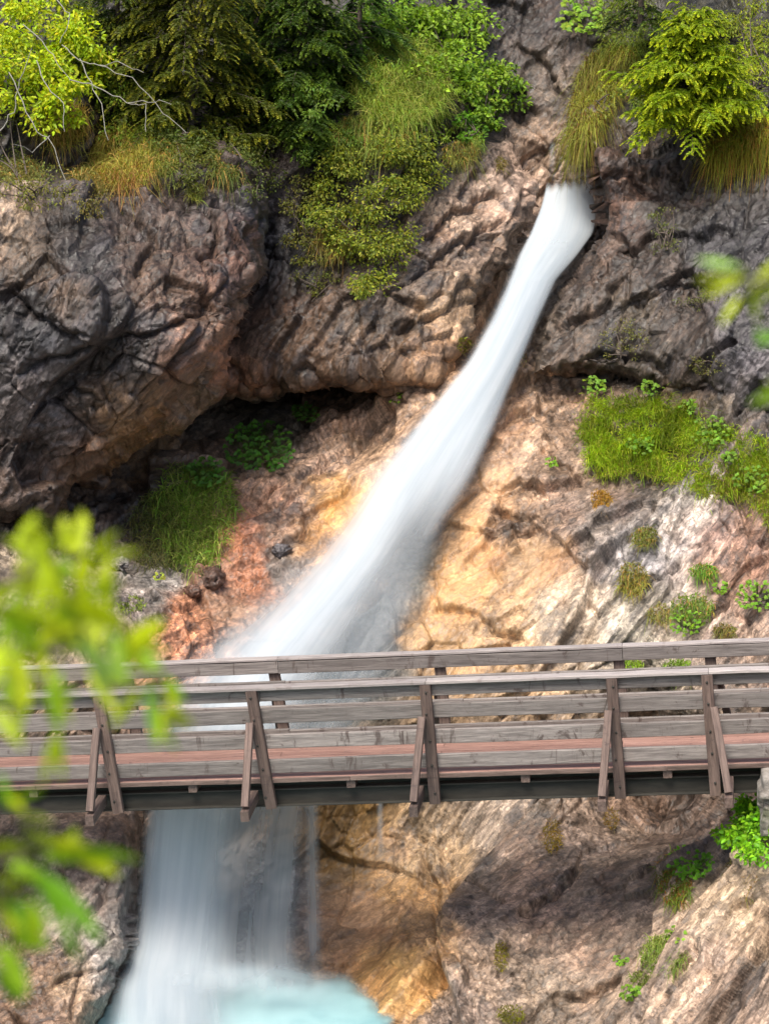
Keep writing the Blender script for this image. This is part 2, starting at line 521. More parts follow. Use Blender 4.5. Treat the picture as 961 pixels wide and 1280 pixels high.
def rock_colour(x, y, P):
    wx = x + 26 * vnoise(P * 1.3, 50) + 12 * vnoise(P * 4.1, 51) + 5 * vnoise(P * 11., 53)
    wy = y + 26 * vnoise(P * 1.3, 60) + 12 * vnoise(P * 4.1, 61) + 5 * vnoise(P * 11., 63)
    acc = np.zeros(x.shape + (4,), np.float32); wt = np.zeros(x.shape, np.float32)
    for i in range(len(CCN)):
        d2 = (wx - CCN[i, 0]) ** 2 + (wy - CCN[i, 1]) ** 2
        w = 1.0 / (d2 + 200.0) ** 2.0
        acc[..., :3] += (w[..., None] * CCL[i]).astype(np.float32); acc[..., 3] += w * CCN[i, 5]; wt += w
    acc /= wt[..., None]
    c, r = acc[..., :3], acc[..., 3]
    q = P - CEN
    q = q - (0.6 + 0.25 * sm(960, 1060, y) * sm(480, 620, x))[..., None] * (q @ AX)[..., None] * AX
    k = (1 + 0.50 * fbm(q * 1.5, 101, 5, .6)) * (1 + 0.75 * fbm(q * 6.5, 111, 4, .7))
    k = 1 + (k - 1) * (0.3 + 0.8 * r)
    c = c * np.clip(k, .25, 2.2)[..., None]
    warm = sm(0.08, 0.45, fbm(P * 1.2, 121, 4, .6))[..., None] * 0.22
    c = c * (1 - warm + warm * np.array([1.22, 0.84, 0.68]))
    cool = (sm(0.05, 0.4, fbm(P * 1.5 + 40, 131, 4, .6)) * r)[..., None] * 0.28
    c = c * (1 - cool + cool * np.array([0.82, 0.90, 1.10]))
    pale = (sm(0.22, 0.5, fbm(q * 4.2, 141, 4, .7)) * r)[..., None] * 0.45
    c = c * (1 - pale) + pale * (c * 1.75 + np.array([0.04, 0.037, 0.035]))
    lich = (sm(0.16, 0.34, fbm(q * 3.4, 151, 5, .72)) * r)[..., None] * 0.68
    c = c * (1 - lich) + lich * np.array([0.045, 0.041, 0.043])
    return c.astype(np.float32), r


AX = np.array([cos(radians(55)), 0.25, sin(radians(55))]); AX /= np.linalg.norm(AX)
CEN = np.array([0.5, 33.0, 4.0])
# ------------------------------------------------------------------ rock relief
AX = np.array([cos(radians(55)), 0.25, sin(radians(55))]); AX /= np.linalg.norm(AX)
CEN = np.array([0.5, 33.0, 4.0])


CRACKS = [
    [(575, 708), (600, 690), (615, 665), (625, 640), (660, 655), (705, 660)], [(545, 745), (560, 760), (590, 770), (620, 790), (662, 806)], [(628, 530), (645, 512), (690, 508)],
    [(600, 562), (612, 545)], [(690, 540), (680, 562), (700, 582), (735, 600)], [(300, 640), (360, 600), (420, 560), (480, 520)], [(335, 705), (400, 640), (440, 600)], [(610, 610), (650, 600), (690, 625)],
    [(0, 470), (60, 445), (130, 430), (200, 410), (265, 385)], [(0, 350), (50, 395), (120, 425)], [(150, 250), (190, 300), (170, 350)], [(230, 230), (262, 300), (250, 360), (285, 400)],
    [(480, 425), (560, 390), (612, 330)], [(470, 395), (520, 340), (580, 300), (640, 262)], [(520, 300), (560, 270), (640, 235)],
    [(690, 1245), (740, 1228), (765, 1212)], [(520, 1000), (532, 1100), (545, 1180), (520, 1250)], [(650, 1150), (700, 1120), (730, 1080)], [(140, 1085), (112, 1140), (75, 1200)], [(168, 1090), (140, 1120), (110, 1115)], [(60, 1235), (110, 1215), (160, 1200)],
    [(745, 292), (790, 302), (850, 282), (935, 295)], [(660, 432), (720, 402), (780, 345)], [(790, 380), (850, 350), (900, 360)], [(700, 470), (740, 440), (800, 450), (850, 470)], [(735, 230), (790, 215), (850, 240)],
    [(590, 120), (630, 140), (680, 130)], [(640, 60), (680, 80), (700, 110)], [(770, 735), (830, 720), (850, 690)], [(880, 1180), (850, 1230), (820, 1280)], [(950, 1120), (900, 1180), (880, 1240)],
]


def crack_field(x, y, P):
    wx = x + 9 * vnoise(P * 3.0, 201) + 4 * vnoise(P * 9, 202); wy = y + 9 * vnoise(P * 3.0, 203) + 4 * vnoise(P * 9, 204)
    out = np.zeros(x.shape)
    for pl in CRACKS:
        best = np.full(x.shape, 1e9); side = np.zeros(x.shape)
        p = np.array(pl)
        m = (x > p[:, 0].min() - 60) & (x < p[:, 0].max() + 60) & (y > p[:, 1].min() - 60) & (y < p[:, 1].max() + 60)
        if not m.any(): continue
        xx, yy = wx[m], wy[m]
        b = np.full(xx.shape, 1e9); sd_ = np.zeros(xx.shape); tt = np.zeros(xx.shape)
        for i in range(len(pl) - 1):
            ax, ay = pl[i]; ex, ey = pl[i + 1][0] - ax, pl[i + 1][1] - ay
            t = np.clip(((xx - ax) * ex + (yy - ay) * ey) / (ex * ex + ey * ey), 0, 1)
            dx, dy = xx - ax - t * ex, yy - ay - t * ey
            d = np.hypot(dx, dy); g = d < b
            nx, ny = (-ey, ex) if ex > 0 else (ey, -ex)          # the side below the crack
            b = np.where(g, d, b); sd_ = np.where(g, np.sign((xx - ax) * nx + (yy - ay) * ny), sd_); tt = np.where(g, (i + t) / (len(pl) - 1), tt)
        fade = np.clip(np.minimum(tt, 1 - tt) * 6, 0, 1)
        # a narrow groove; the rock under it is set back and swells out again further down
        out[m] += fade * (-0.10 * np.exp(-(b / 3.2) ** 2) + np.where(sd_ > 0, -0.11, 0.03) * np.exp(-b / 16))
    return out


def relief(P, x, y, rough, seed):
    q0 = P - CEN
    k = 0.5 - 0.26 * sm(960, 1060, y) * sm(480, 620, x)
    q = q0 - (1 - k)[..., None] * (q0 @ AX)[..., None] * AX
    w = np.stack([vnoise(P * 1.1, seed + 1), vnoise(P * 1.1, seed + 2), vnoise(P * 1.1, seed + 3)], -1)
    q = q + 0.07 * w
    d = 0
    msk = [1, 1, sm(-.5, .2, vnoise(P * .9, seed + 7)), sm(-.4, .3, vnoise(P * 1.7, seed + 8)), sm(-.3, .4, vnoise(P * 2.6, seed + 9))]
    tint = 1.0
    for i, (fq, at, as_) in enumerate(((0.62, .46, .04), (1.55, .21, .065), (4.3, .085, .034), (10., .042, .022), (22., .022, .012))):
        f1, f2, t, s = worley(q * fq + 3.7 * i, seed + 5 * i)
        d = d + msk[i] * (at * t + as_ * s)
        if i in (1, 2, 3): tint = tint * (1 + (.40, .36, .36)[i - 1] * s * rough)
        if i == 1: d = d - 0.11 * np.exp(-((f2 - f1) / 0.03) ** 2) * sm(-0.1, 0.35, vnoise(P * 0.8, seed + 9))
        if i == 2: d = d - 0.045 * np.exp(-((f2 - f1) / 0.05) ** 2) * sm(-.2, .3, vnoise(P * 1.5, seed + 12))
    d = d + 0.012 * fbm(q * 6.0, seed + 20, 4, 0.65)
    # dark mineral joints with a net of their own
    for fq, wd_, dk, sd_ in ((1.3, .022, .62, 301), (3.4, .04, .55, 311), (7.5, .06, .40, 321)):
        f1, f2, t, s = worley(q * fq + 11.3, seed + sd_)
        tint = tint * (1 - dk * rough * np.exp(-((f2 - f1) / wd_) ** 2) * sm(-.25, .25, vnoise(P * fq * .6, sd_)))
    d = d * (1 - 0.6 * sm(540, 620, x) * sm(860, 780, x) * sm(980, 1020, y) * sm(1190, 1120, y))
    return d * (0.20 + 0.80 * rough) + 0.14 * fbm(P * 0.55, seed + 40, 3) + crack_field(x, y, P), tint


def axis(n, ext, far):
    return np.concatenate([np.arange(-ext, 0, 8), np.arange(0, n, 2.0), np.arange(n + 1, n + far, 8)])


GX = axis(962, 264, 260)
GY = axis(1282, 200, 330)
U, V = np.meshgrid(GX, GY)
DB = np.full(U.shape, 1e3)            # depth of the rock along every grid direction


def patch(name, ctrl, poly=None, seed=1, roll=1.2, rad=28, jag=9, amp=1.0, edge=0.0, **tags):
    f = tps(ctrl)
    if poly is None:
        j0, j1, i0, i1 = 0, len(GY), 0, len(GX)
    else:
        p = np.array(poly)
        i0, i1 = np.searchsorted(GX, p[:, 0].min() - 12), np.searchsorted(GX, p[:, 0].max() + 12)
        j0, j1 = np.searchsorted(GY, p[:, 1].min() - 12), np.searchsorted(GY, p[:, 1].max() + 12)
    x, y = U[j0:j1, i0:i1], V[j0:j1, i0:i1]
    d = f(x, y)
    keep = np.ones(x.shape, bool)
    if poly is not None:
        z0 = np.zeros_like(x) + seed * 3.3
        t = sdf_poly(poly, x, y)
        t = t + jag * vnoise(np.stack([x / 34, y / 34, z0], -1), 5) + 0.5 * jag * vnoise(np.stack([x / 11, y / 11, z0], -1), 6)
        keep = t > 0
        e = 1 - np.clip(t / rad, 0, 1)
        d = d + roll * (1 - np.sqrt(np.clip(1 - e * e, 0, 1)))
    P = unp(x, y, d)
    du = np.gradient(P, axis=1); dv = np.gradient(P, axis=0)
    N = np.cross(du, dv)
    N /= np.linalg.norm(N, axis=-1, keepdims=True) + 1e-9
    N = np.where((N @ FW)[..., None] > 0, -N, N)
    N = N - 0.5 * FW; N /= np.linalg.norm(N, axis=-1, keepdims=True)
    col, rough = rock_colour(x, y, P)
    h, tint = relief(P, x, y, rough, seed)
    hb = h.copy()                                   # no single step may tower over its surroundings
    for _ in range(4):
        hb[1:-1, 1:-1] = (hb[1:-1, 1:-1] + hb[:-2, 1:-1] + hb[2:, 1:-1] + hb[1:-1, :-2] + hb[1:-1, 2:]) / 5
    h = hb + np.clip(h - hb, -.045, .045)
    h = h * amp; col = col * np.clip(tint, .22, 1.9)[..., None]
    if poly is not None: h = h * (0.40 + 0.60 * sm(0, rad * 1.3, t))
    Q = P + N * h[..., None]
    dd = (Q - CAM) @ FW
    sub = DB[j0:j1, i0:i1]
    np.copyto(sub, np.minimum(sub, np.where(keep, dd, 1e3)))
    idx = -np.ones(x.shape, int)
    kc = keep[:-1, :-1] & keep[1:, :-1] & keep[:-1, 1:] & keep[1:, 1:]
    used = np.zeros(x.shape, bool)
    for a in (slice(None, -1), slice(1, None)):
        for b in (slice(None, -1), slice(1, None)):
            used[a, b] |= kc
    idx[used] = np.arange(used.sum())
    fc = np.stack([idx[:-1, :-1][kc], idx[1:, :-1][kc], idx[1:, 1:][kc], idx[:-1, 1:][kc]], -1)
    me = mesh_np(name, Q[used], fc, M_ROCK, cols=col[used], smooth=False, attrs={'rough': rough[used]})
    return obj(name, me, **tags)


BACK = [
    (860, 1012, 34.3), (800, 1030, 33.9), (700, 1060, 33.2), (870, 1090, 31.4), (940, 1050, 31.0), (900, 1120, 30.5), (900, 1280, 29.0), (700, 1010, 33.6), (700, 1150, 32.0), (700, 1280, 30.8), (560, 1010, 34.2), (560, 1150, 32.8), (570, 1285, 30.6),
    (430, 1050, 34.6), (380, 1205, 33.0), (430, 1215, 33.1), (300, 1050, 34.6), (300, 1205, 33.2), (200, 1100, 34.2), (50, 1100, 33.8), (50, 1280, 32.5), (300, 1300, 32.4), (475, 1245, 32.5), (515, 1272, 31.2), (450, 1285, 32.4), (300, 1600, 31.5), (900, 1600, 27.5), (0, 1600, 31),
    (-260, 1100, 32), (1220, 1100, 28.5), (1220, 1280, 27), (1220, 900, 31.5), (-260, 800, 33),
    (300, 820, 34.2), (250, 760, 34.6), (480, 700, 35.4), (400, 820, 34.0), (600, 650, 35.6), (650, 500, 36.7), (715, 245, 40.2), (700, 300, 39.2), (600, 800, 34.3), (750, 780, 33.8), (900, 780, 33.2), (900, 900, 33.0), (600, 920, 34.0), (300, 920, 33.8), (100, 900, 33.4),
    (900, 680, 33.9), (850, 600, 34.8), (800, 500, 36.2), (940, 480, 35.4), (60, 750, 33.8), (200, 650, 36.2), (100, 620, 36.5), (330, 560, 37.0), (420, 522, 37.4), (350, 496, 38.8), (430, 494, 38.8), (290, 500, 38.4), (500, 500, 37.0), (420, 600, 36.3), (300, 700, 35.4),
    (640, 80, 41), (660, 180, 40.3), (730, 200, 40.0), (550, 300, 39.5), (400, 300, 39), (300, 200, 38.8), (100, 100, 37), (100, 0, 38.5), (300, 0, 40), (450, 0, 40), (800, 50, 40), (930, 100, 39), (850, 300, 38), (930, 400, 37),
    (-260, 100, 36), (-260, 450, 35), (1220, 100, 37), (1220, 500, 34.5), (100, -200, 41), (480, -200, 43), (900, -200, 43), (-260, -200, 40), (1220, -200, 40), (-260, 1600, 30), (1220, 1600, 26),
]
patch('cliff', BACK, seed=3, kind='structure', label='main gorge wall of tan and grey rock behind the bridge')
DB0 = DB.copy()
patch('rock_outcrop', [(0, 300, 33.8), (150, 300, 33.9), (300, 300, 34.9), (50, 450, 33.6), (200, 450, 33.4), (285, 430, 34.0), (100, 585, 34.3), (200, 540, 34.2), (250, 505, 34.5), (0, 650, 34.0), (150, 200, 35.6), (300, 180, 36.8), (-150, 400, 33.5), (-150, 650, 33.8)],
      [(-180, 150), (0, 195), (60, 205), (130, 210), (200, 155), (250, 145), (312, 165), (338, 230), (332, 330), (312, 400), (290, 432), (277, 500), (255, 518), (230, 543), (180, 565), (140, 592), (95, 615), (75, 652), (0, 665), (-180, 680)],
      seed=21, roll=2.2, rad=40, amp=1.15, label='large dark overhanging rock with reddish brown right edge', kind='structure')
patch('rock_bulge', [(350, 420, 36.8), (450, 400, 36.6), (520, 420, 36.5), (560, 330, 37.1), (640, 280, 37.8), (480, 200, 37.4), (400, 150, 37.8), (600, 130, 39.2), (560, 60, 39.8), (300, 450, 36.9), (300, 200, 38)],
      [(262, 130), (420, 50), (600, 50), (634, 160), (668, 222), (666, 280), (646, 320), (624, 352), (604, 400), (585, 445), (545, 486), (480, 492), (400, 484), (330, 492), (262, 492)],
      seed=33, roll=1.2, rad=30, amp=1.15, label='grey brown rock bulge left of the upper chute with a dark slot beneath', kind='structure')
patch('rock_wall', [(760, 200, 37.3), (745, 270, 37.2), (680, 430, 36.6), (800, 300, 36.7), (850, 450, 35.9), (940, 400, 35.4), (940, 520, 34.9), (940, 200, 37.0), (800, 150, 38.2), (1080, 300, 35.8)],
      [(715, 140), (724, 212), (741, 240), (748, 288), (724, 325), (699, 365), (672, 420), (655, 475), (700, 482), (760, 478), (800, 486), (880, 498), (930, 525), (1100, 555), (1100, 60), (880, 90), (760, 115)],
      seed=52, roll=1.3, rad=30, amp=1.15, label='dark blocky rock wall right of the upper chute above the grass slope', kind='structure')
patch('stream_boulder', [(150, 1050, 32.4), (150, 1150, 31.6), (80, 1200, 31.0), (0, 1100, 32.2), (110, 1290, 30.6), (150, 1010, 33.2), (-150, 1100, 32)],
      [(-180, 985), (60, 985), (130, 990), (182, 990), (176, 1100), (168, 1190), (150, 1222), (126, 1262), (112, 1310), (100, 1400), (-180, 1450)],
      seed=59, roll=1.4, rad=26, jag=4, amp=.8, label='pale grey boulder mass left of the lower fall below the bridge', kind='structure')
DBS = DB.copy()
for _ in range(2):
    m_ = DBS.copy()
    for a_, b_ in ((0, 1), (0, -1), (1, 0), (1, 1), (1, -1), (-1, 0), (-1, 1), (-1, -1)):
        m_ = np.minimum(m_, np.roll(np.roll(DBS, a_, 0), b_, 1))
    DBS = m_
for _ in range(3):
    DBS[1:-1, 1:-1] = (DBS[1:-1, 1:-1] * 2 + DBS[:-2, 1:-1] + DBS[2:, 1:-1] + DBS[1:-1, :-2] + DBS[1:-1, 2:]) / 6


def dep(x, y, buf=None):
    b = DBS if buf is None else buf
    i = np.clip(np.searchsorted(GX, x), 0, len(GX) - 1); j = np.clip(np.searchsorted(GY, y), 0, len(GY) - 1)
    return b[j, i]


# ------------------------------------------------------------------ water
def ribbon(name, rows, nu, nv, offs, dens, depthf, parent=None, bulge=0.0, **tags):
    """rows: (y, left x, right x); dens(u, v, x, y) -> foam density"""
    r = np.array(rows, float)
    s = np.linspace(0, 1, nv)
    yy = np.interp(s, np.linspace(0, 1, len(r)), r[:, 0])

    def smooth(a):
        v = np.interp(yy, r[:, 0], a)
        k = np.ones(9) / 9
        return np.convolve(np.pad(v, 4, mode='edge'), k, 'valid')
    L, R = smooth(r[:, 1]), smooth(r[:, 2])
    u = np.linspace(0, 1, nu)
    X = L[:, None] + (R - L)[:, None] * u[None]
    Y = np.repeat(yy[:, None], nu, 1)
    d = depthf(X, Y) - offs - bulge * np.sin(pi * u)[None] ** 0.7
    P = unp(X, Y, d)
    Uu = np.repeat(u[None], nv, 0); Vv = np.repeat(s[:, None], nu, 1)
    # flow coordinates in metres so streak width stays constant
    seg = np.linalg.norm(np.diff(P[:, nu // 2], axis=0), axis=1); vl = np.concatenate([[0], np.cumsum(seg)])
    wd = np.linalg.norm(P[:, -1] - P[:, 0], axis=1)
    flow = np.stack([(Uu - 0.5) * (0.35 * wd + 0.65 * wd.mean())[:, None], np.repeat(vl[:, None], nu, 1), np.zeros_like(Uu)], -1)
    de = np.clip(dens(Uu, Vv, X, Y), 0, 1)
    a = np.arange(nu * nv).reshape(nv, nu)
    f = np.stack([a[:-1, :-1], a[1:, :-1], a[1:, 1:], a[:-1, 1:]], -1).reshape(-1, 4)
    me = mesh_np(name, P.reshape(-1, 3), f, M_WATER, smooth=True, attrs={'flow': flow.reshape(-1, 3), 'dens': de.ravel()})
    return obj(name, me, parent, **tags)


SL = [(214, 684, 730), (226, 682, 734), (240, 680, 740), (262, 674, 746), (290, 662, 743), (320, 646, 722), (350, 635, 696), (400, 612, 673), (450, 584, 653), (500, 543, 633), (550, 500, 614), (600, 458, 594),
      (650, 430, 563), (700, 388, 545), (750, 335, 528), (800, 270, 512), (830, 235, 505), (880, 200, 480), (930, 185, 450), (960, 180, 430)]
slide_depth = tps([(715, 228, 39.2), (750, 262, 38.9), (700, 290, 38.4), (660, 350, 37.6), (620, 430, 36.6), (580, 500, 36.2), (640, 500, 36.2), (540, 570, 35.7), (480, 650, 35.1), (560, 650, 35.2), (420, 720, 34.6), (520, 740, 34.5), (340, 800, 33.7), (480, 820, 33.6), (260, 850, 33.3), (300, 900, 32.9), (450, 900, 33.1), (200, 960, 32.6), (420, 960, 32.7)])


def slide_d(X, Y):
    k = np.minimum(slide_depth(X, Y), dep(X, Y, DB0) - 0.02)
    for _ in range(14):
        k[1:-1, 1:-1] = (k[1:-1, 1:-1] * 2 + k[:-2, 1:-1] + k[2:, 1:-1] + k[1:-1, :-2] + k[1:-1, 2:]) / 6
    return k


fall = empty('waterfall', unp(300, 1225, 33.0), label='white silky waterfall sliding down the tan rock and dropping behind the bridge', cat='waterfall')
FALLM = Matrix.Translation(-Vector(fall.location))


def under(o):
    o.data.transform(FALLM)
    return o


def dens_core(u, v, x, y):
    # full foam along the left and middle, a thin veil towards the right from halfway down
    e = sm(0, 0.04 + 0.10 * sm(260, 380, y) + 0.20 * sm(420, 800, y), u) * sm(0, 0.03 + 0.08 * sm(260, 380, y) + 0.07 * sm(400, 700, y), 1 - u)
    thin = sm(560, 690, y) * sm(0.42 - .04 * sm(680, 800, y), 0.66, u)
    return e * (1 - 0.74 * thin) * sm(224, 240, y + 8 * (u - .5) + 2 * np.sin(u * 31)) * (1.0 - 0.08 * sm(600, 800, y))


def dens_soft(u, v, x, y):
    e = sm(0, 0.42, u) * sm(0, 0.3, 1 - u)
    thin = sm(540, 690, y) * sm(0.40, 0.7, u)
    return 0.70 * e * (1 - 0.75 * thin) * sm(250, 360, y)


under(ribbon('slide', SL, 90, 420, 0.10, dens_core, slide_d, fall, bulge=0.22))
SL2 = [(y, l - 6 - 26 * sm(420, 800, y), r + 3 + 6 * sm(500, 800, y)) for y, l, r in SL]
under(ribbon('spray', SL2, 60, 300, 0.26, dens_soft, slide_d, fall, bulge=0.22))

LF = [(930, 186, 440), (960, 182, 425), (1000, 179, 402), (1050, 175, 394), (1100, 171, 389), (1150, 168, 386), (1190, 162, 386), (1215, 152, 394), (1235, 145, 410), (1262, 138, 430), (1300, 130, 450)]
fall_depth = tps([(180, 930, 32.8), (430, 930, 32.9), (180, 1000, 32.55), (400, 1000, 32.65), (170, 1100, 32.45), (390, 1100, 32.6), (160, 1190, 32.1), (390, 1190, 32.5), (150, 1235, 31.4), (410, 1222, 32.2), (130, 1300, 29.9), (450, 1300, 31.0)])


def dens_low(u, v, x, y):
    e = sm(0, 0.10, u) * sm(0, 0.22, 1 - u)
    core = 1 - sm(0.34, 0.62, u + 0.10 * (y - 1000) / 200.0 * 0)
    veil = 0.34 + 0.16 * np.exp(-((u - 0.86) / 0.07) ** 2)
    base = sm(1195, 1240, y) * 0.4
    return e * np.clip(core * 0.98 + (1 - core) * (veil + base), 0, 1) * (1 - sm(1205, 1236, y + 10 * np.sin(u * 9)) * sm(0.34, 0.52, u)) * (1 - 0.45 * sm(1240, 1300, y))


under(ribbon('plunge', LF, 90, 200, 0.0, dens_low, fall_depth, fall, bulge=0.10))
LF2 = [(y, l + 2 - 8 * sm(1100, 1250, y), l + 0.62 * (r - l)) for y, l, r in LF]
under(ribbon('spray', LF2, 50, 120, 0.22, lambda u, v, x, y: 0.85 * sm(0, 0.25, u) * sm(0, 0.65, 1 - u), fall_depth, fall, bulge=0.1))
MR = [(1165, 175, 430), (1200, 165, 440), (1235, 150, 450), (1275, 140, 470)]
under(ribbon('mist', MR, 40, 40, 0.45, lambda u, v, x, y: 0.36 * np.exp(-((y - 1222 - 10 * u) / 20) ** 2) * sm(0, .3, u) * sm(0, .35, 1 - u), lambda X, Y: np.minimum(fall_depth(X, Y), 12.92 / (sin(PITCH) + (Y - 640) / FPX * cos(PITCH)) + .3), fall))
for x0, ya, yb, w, dn in ((390, 990, 1222, 22, 0.42), (475, 985, 1085, 10, 0.38), (690, 178, 240, 10, .3), (712, 170, 240, 14, .34), (700, 195, 240, 7, .3)):
    rows = [(ya, x0 - w * .5, x0 + w * .5), ((ya + yb) / 2, x0 - w * .55, x0 + w * .6), (yb, x0 - w * .7, x0 + w * .8)]
    under(ribbon('thin_stream', rows, 12, 60, 0.25, lambda u, v, x, y, dn=dn, yb=yb: dn * sm(0, .5, u) * sm(0, .5, 1 - u) * (1 - sm(yb - 40, yb, y)), (lambda X, Y: dep(X, Y) * 0 + 33.4) if ya > 500 else (lambda X, Y: dep(X, Y, DB0) + .1), fall))

# pool: horizontal sheet, foam where the fall lands
ZP = -0.92
gx, gy = np.meshgrid(np.linspace(-5.5, 2.2, 150), np.linspace(24.0, 34.6, 190))
px, py, _ = prj(np.stack([gx, gy, np.full_like(gx, ZP)], -1))
fo = 0.9 * np.exp(-((gy - 32.6) / .35) ** 2) * sm(-2.4, -1.4, gx) * sm(-.4, -.9, gx) + 0.95 * np.exp(-(((gx + 2.1) / 1.05) ** 2 + ((gy - 31.6) / 0.85) ** 2)) + 0.55 * np.exp(-(((gx + 0.75) / 0.25) ** 2 + ((gy - 32.6) / 0.5) ** 2)) + 0.30 * np.exp(-(((gx + 2.2) / 1.6) ** 2 + ((gy - 30) / 2.2) ** 2))
a = np.arange(gx.size).reshape(gx.shape)
pf = np.stack([a[:-1, :-1], a[:-1, 1:], a[1:, 1:], a[1:, :-1]], -1).reshape(-1, 4)
shore = sm(0.0, 0.45, dep(px, py) - _ + .12 * vnoise(np.stack([gx * 4, gy * 4, gx * 0], -1), 19)) * .97      # shallow margins are clear
pz = ZP + 0.03 * vnoise(np.stack([gx * 1.3, gy * 1.3, gx * 0], -1), 9) + 0.12 * np.clip(fo, 0, 1)
obj('pool', mesh_np('pool', np.stack([gx, gy, pz], -1).reshape(-1, 3), pf, M_POOL, smooth=True, attrs={'dens': np.clip(fo, 0, 1).ravel(), 'shore': shore.ravel()}), kind='structure', label='milky turquoise plunge pool at the foot of the lower fall')

# ------------------------------------------------------------------ gorge floor and the bank the camera stands on (out of frame)
gx, gy = np.meshgrid(np.linspace(-60, 60, 90), np.linspace(-60, 60, 90))
gz = -1.6 + 0.3 * vnoise(np.stack([gx * .3, gy * .3, gx * 0], -1), 3)
a = np.arange(gx.size).reshape(gx.shape)
gf = np.stack([a[:-1, :-1], a[:-1, 1:], a[1:, 1:], a[1:, :-1]], -1).reshape(-1, 4)
obj('ground', mesh_np('ground', np.stack([gx, gy, gz], -1).reshape(-1, 3), gf, M_SOIL, smooth=True), kind='structure')
gx, gy = np.meshgrid(np.linspace(-14, 14, 80), np.linspace(-12, 10, 70))
gz = 10.35 - 1.25 * np.clip(gy - 1.0, 0, 99) + 0.15 * vnoise(np.stack([gx * .8, gy * .8, gx * 0], -1), 4)
a = np.arange(gx.size).reshape(gx.shape)
gf = np.stack([a[:-1, :-1], a[:-1, 1:], a[1:, 1:], a[1:, :-1]], -1).reshape(-1, 4)
obj('near_bank', mesh_np('near_bank', np.stack([gx, gy, gz], -1).reshape(-1, 3), gf, M_SOIL, smooth=True), kind='structure')


def bank_z(x, y): return 10.35 - 1.25 * max(0.0, y - 1.0)


# ------------------------------------------------------------------ bridge
BO = unp(535, 966, 30.0)
byaw, bsl = radians(8), radians(4.5)
bal = np.array([cos(byaw) * cos(bsl), -sin(byaw) * cos(bsl), sin(bsl)])
bac = np.array([sin(byaw), cos(byaw), 0])
bup = np.cross(bal, bac)
BM = Matrix(((bal[0], bac[0], bup[0], BO[0]), (bal[1], bac[1], bup[1], BO[1]), (bal[2], bac[2], bup[2], BO[2]), (0, 0, 0, 1)))
bridge = empty('footbridge', (0, 0, 0), label='weathered wooden footbridge with plank railings on steel beams across the gorge', cat='bridge')
bridge.matrix_world = BM
rb = random.Random(4)


def board(name, mat, p0, p1, w, h, wdir=(0, 1, 0), bev=0.006, wav=0.004, parent=None, seg=6):
    """a sawn board from p0 to p1, section w (along wdir) by h, softened arrises and a slightly uneven run"""
    p0, p1 = Vector(p0), Vector(p1)
    ax = (p1 - p0); L = ax.length; ax.normalize()
    wd = Vector(wdir); wd = (wd - ax * wd.dot(ax)).normalized()
    hd = ax.cross(wd)
    prof = [(-w / 2 + bev, -h / 2), (w / 2 - bev, -h / 2), (w / 2, -h / 2 + bev), (w / 2, h / 2 - bev), (w / 2 - bev, h / 2), (-w / 2 + bev, h / 2), (-w / 2, h / 2 - bev), (-w / 2, -h / 2 + bev)]
    V = []; F = []
    # local mesh: x along the board so the grain follows it
    for k in range(seg + 1):
        s = L * k / seg
        oy, oz = (rb.uniform(-wav, wav), rb.uniform(-wav, wav)) if 0 < k < seg else (0, 0)
        for a, b in prof: V.append((s, a + oy, b + oz))
    for k in range(seg):
        for i in range(8):
            j = (i + 1) % 8
            F.append((k * 8 + i, k * 8 + j, k * 8 + 8 + j, k * 8 + 8 + i))
    me = bpy.data.meshes.new(name)
    me.from_pydata(V, [], F + [tuple(range(7, -1, -1)), tuple(range(seg * 8, seg * 8 + 8))])
    me.materials.append(mat); me.update()
    o = bpy.data.objects.new(name, me); COL.objects.link(o)
    o.parent = parent or bridge
    m = Matrix((ax.to_tuple() + (0,), wd.to_tuple() + (0,), hd.to_tuple() + (0,), (0, 0, 0, 1))).transposed()
    m.translation = p0
    o.matrix_local = m
    return o


XL, XR = -7.6, 5.4
posts = [(-7.45, -.03, -1), (-5.6, -.04, -1), (-3.66, -.07, -1), (-1.86, -.085, -1), (0.06, -.01, -1), (2.16, -.015, -1), (3.22, -.02, 1), (5.0, -.02, 1)]


def run(x0, x1, cuts):
    e = [x0] + [c for c in cuts if x0 < c < x1] + [x1]
    return [(e[i] + 0.003, e[i + 1] - 0.003) for i in range(len(e) - 1)]


# deck: long planks side by side
for k in range(6):
    y0 = 0.0 + k * 0.2
    for x0, x1 in run(XL, XR, [-3.66 + (k % 3) * 1.8, 2.16 - (k % 2) * 2.1]):
        board('deck_plank', M_DECK, (x0, y0 + 0.098, -0.026 + rb.uniform(-.003, .003)), (x1, y0 + 0.098, -0.026 + rb.uniform(-.003, .003)), 0.19, 0.05)
for x0, x1 in run(XL, XR, [-4.6, -.9, 2.7]):
    board('edge_board', M_POST, (x0, -0.014, -0.030), (x1, -0.014, -0.030), 0.022, 0.056)
# joists, steel beams
for x in (-6.5, -4.65, -2.75, -0.90, 1.10, 2.70, 4.2):
    board('joist', M_POST, (x, 0.01, -0.103), (x, 1.19, -0.103), 0.10, 0.10, (1, 0, 0), seg=2)
for yb in (0.12, 0.60, 1.08):
    be = empty('steel_beam', (0, 0, 0)); be.parent = bridge; be.matrix_local = Matrix.Identity(4)
    board('web', M_STEEL, (XL, yb, -0.262), (3.72, yb, -0.262), 0.012, 0.176, parent=be, wav=0, bev=0.002)
    board('flange', M_STEEL, (XL, yb, -0.165), (3.72, yb, -0.165), 0.12, 0.018, parent=be, wav=0, bev=0.003)
    board('flange', M_STEEL, (XL, yb, -0.359), (3.72, yb, -0.359), 0.14, 0.018, parent=be, wav=0, bev=0.003)
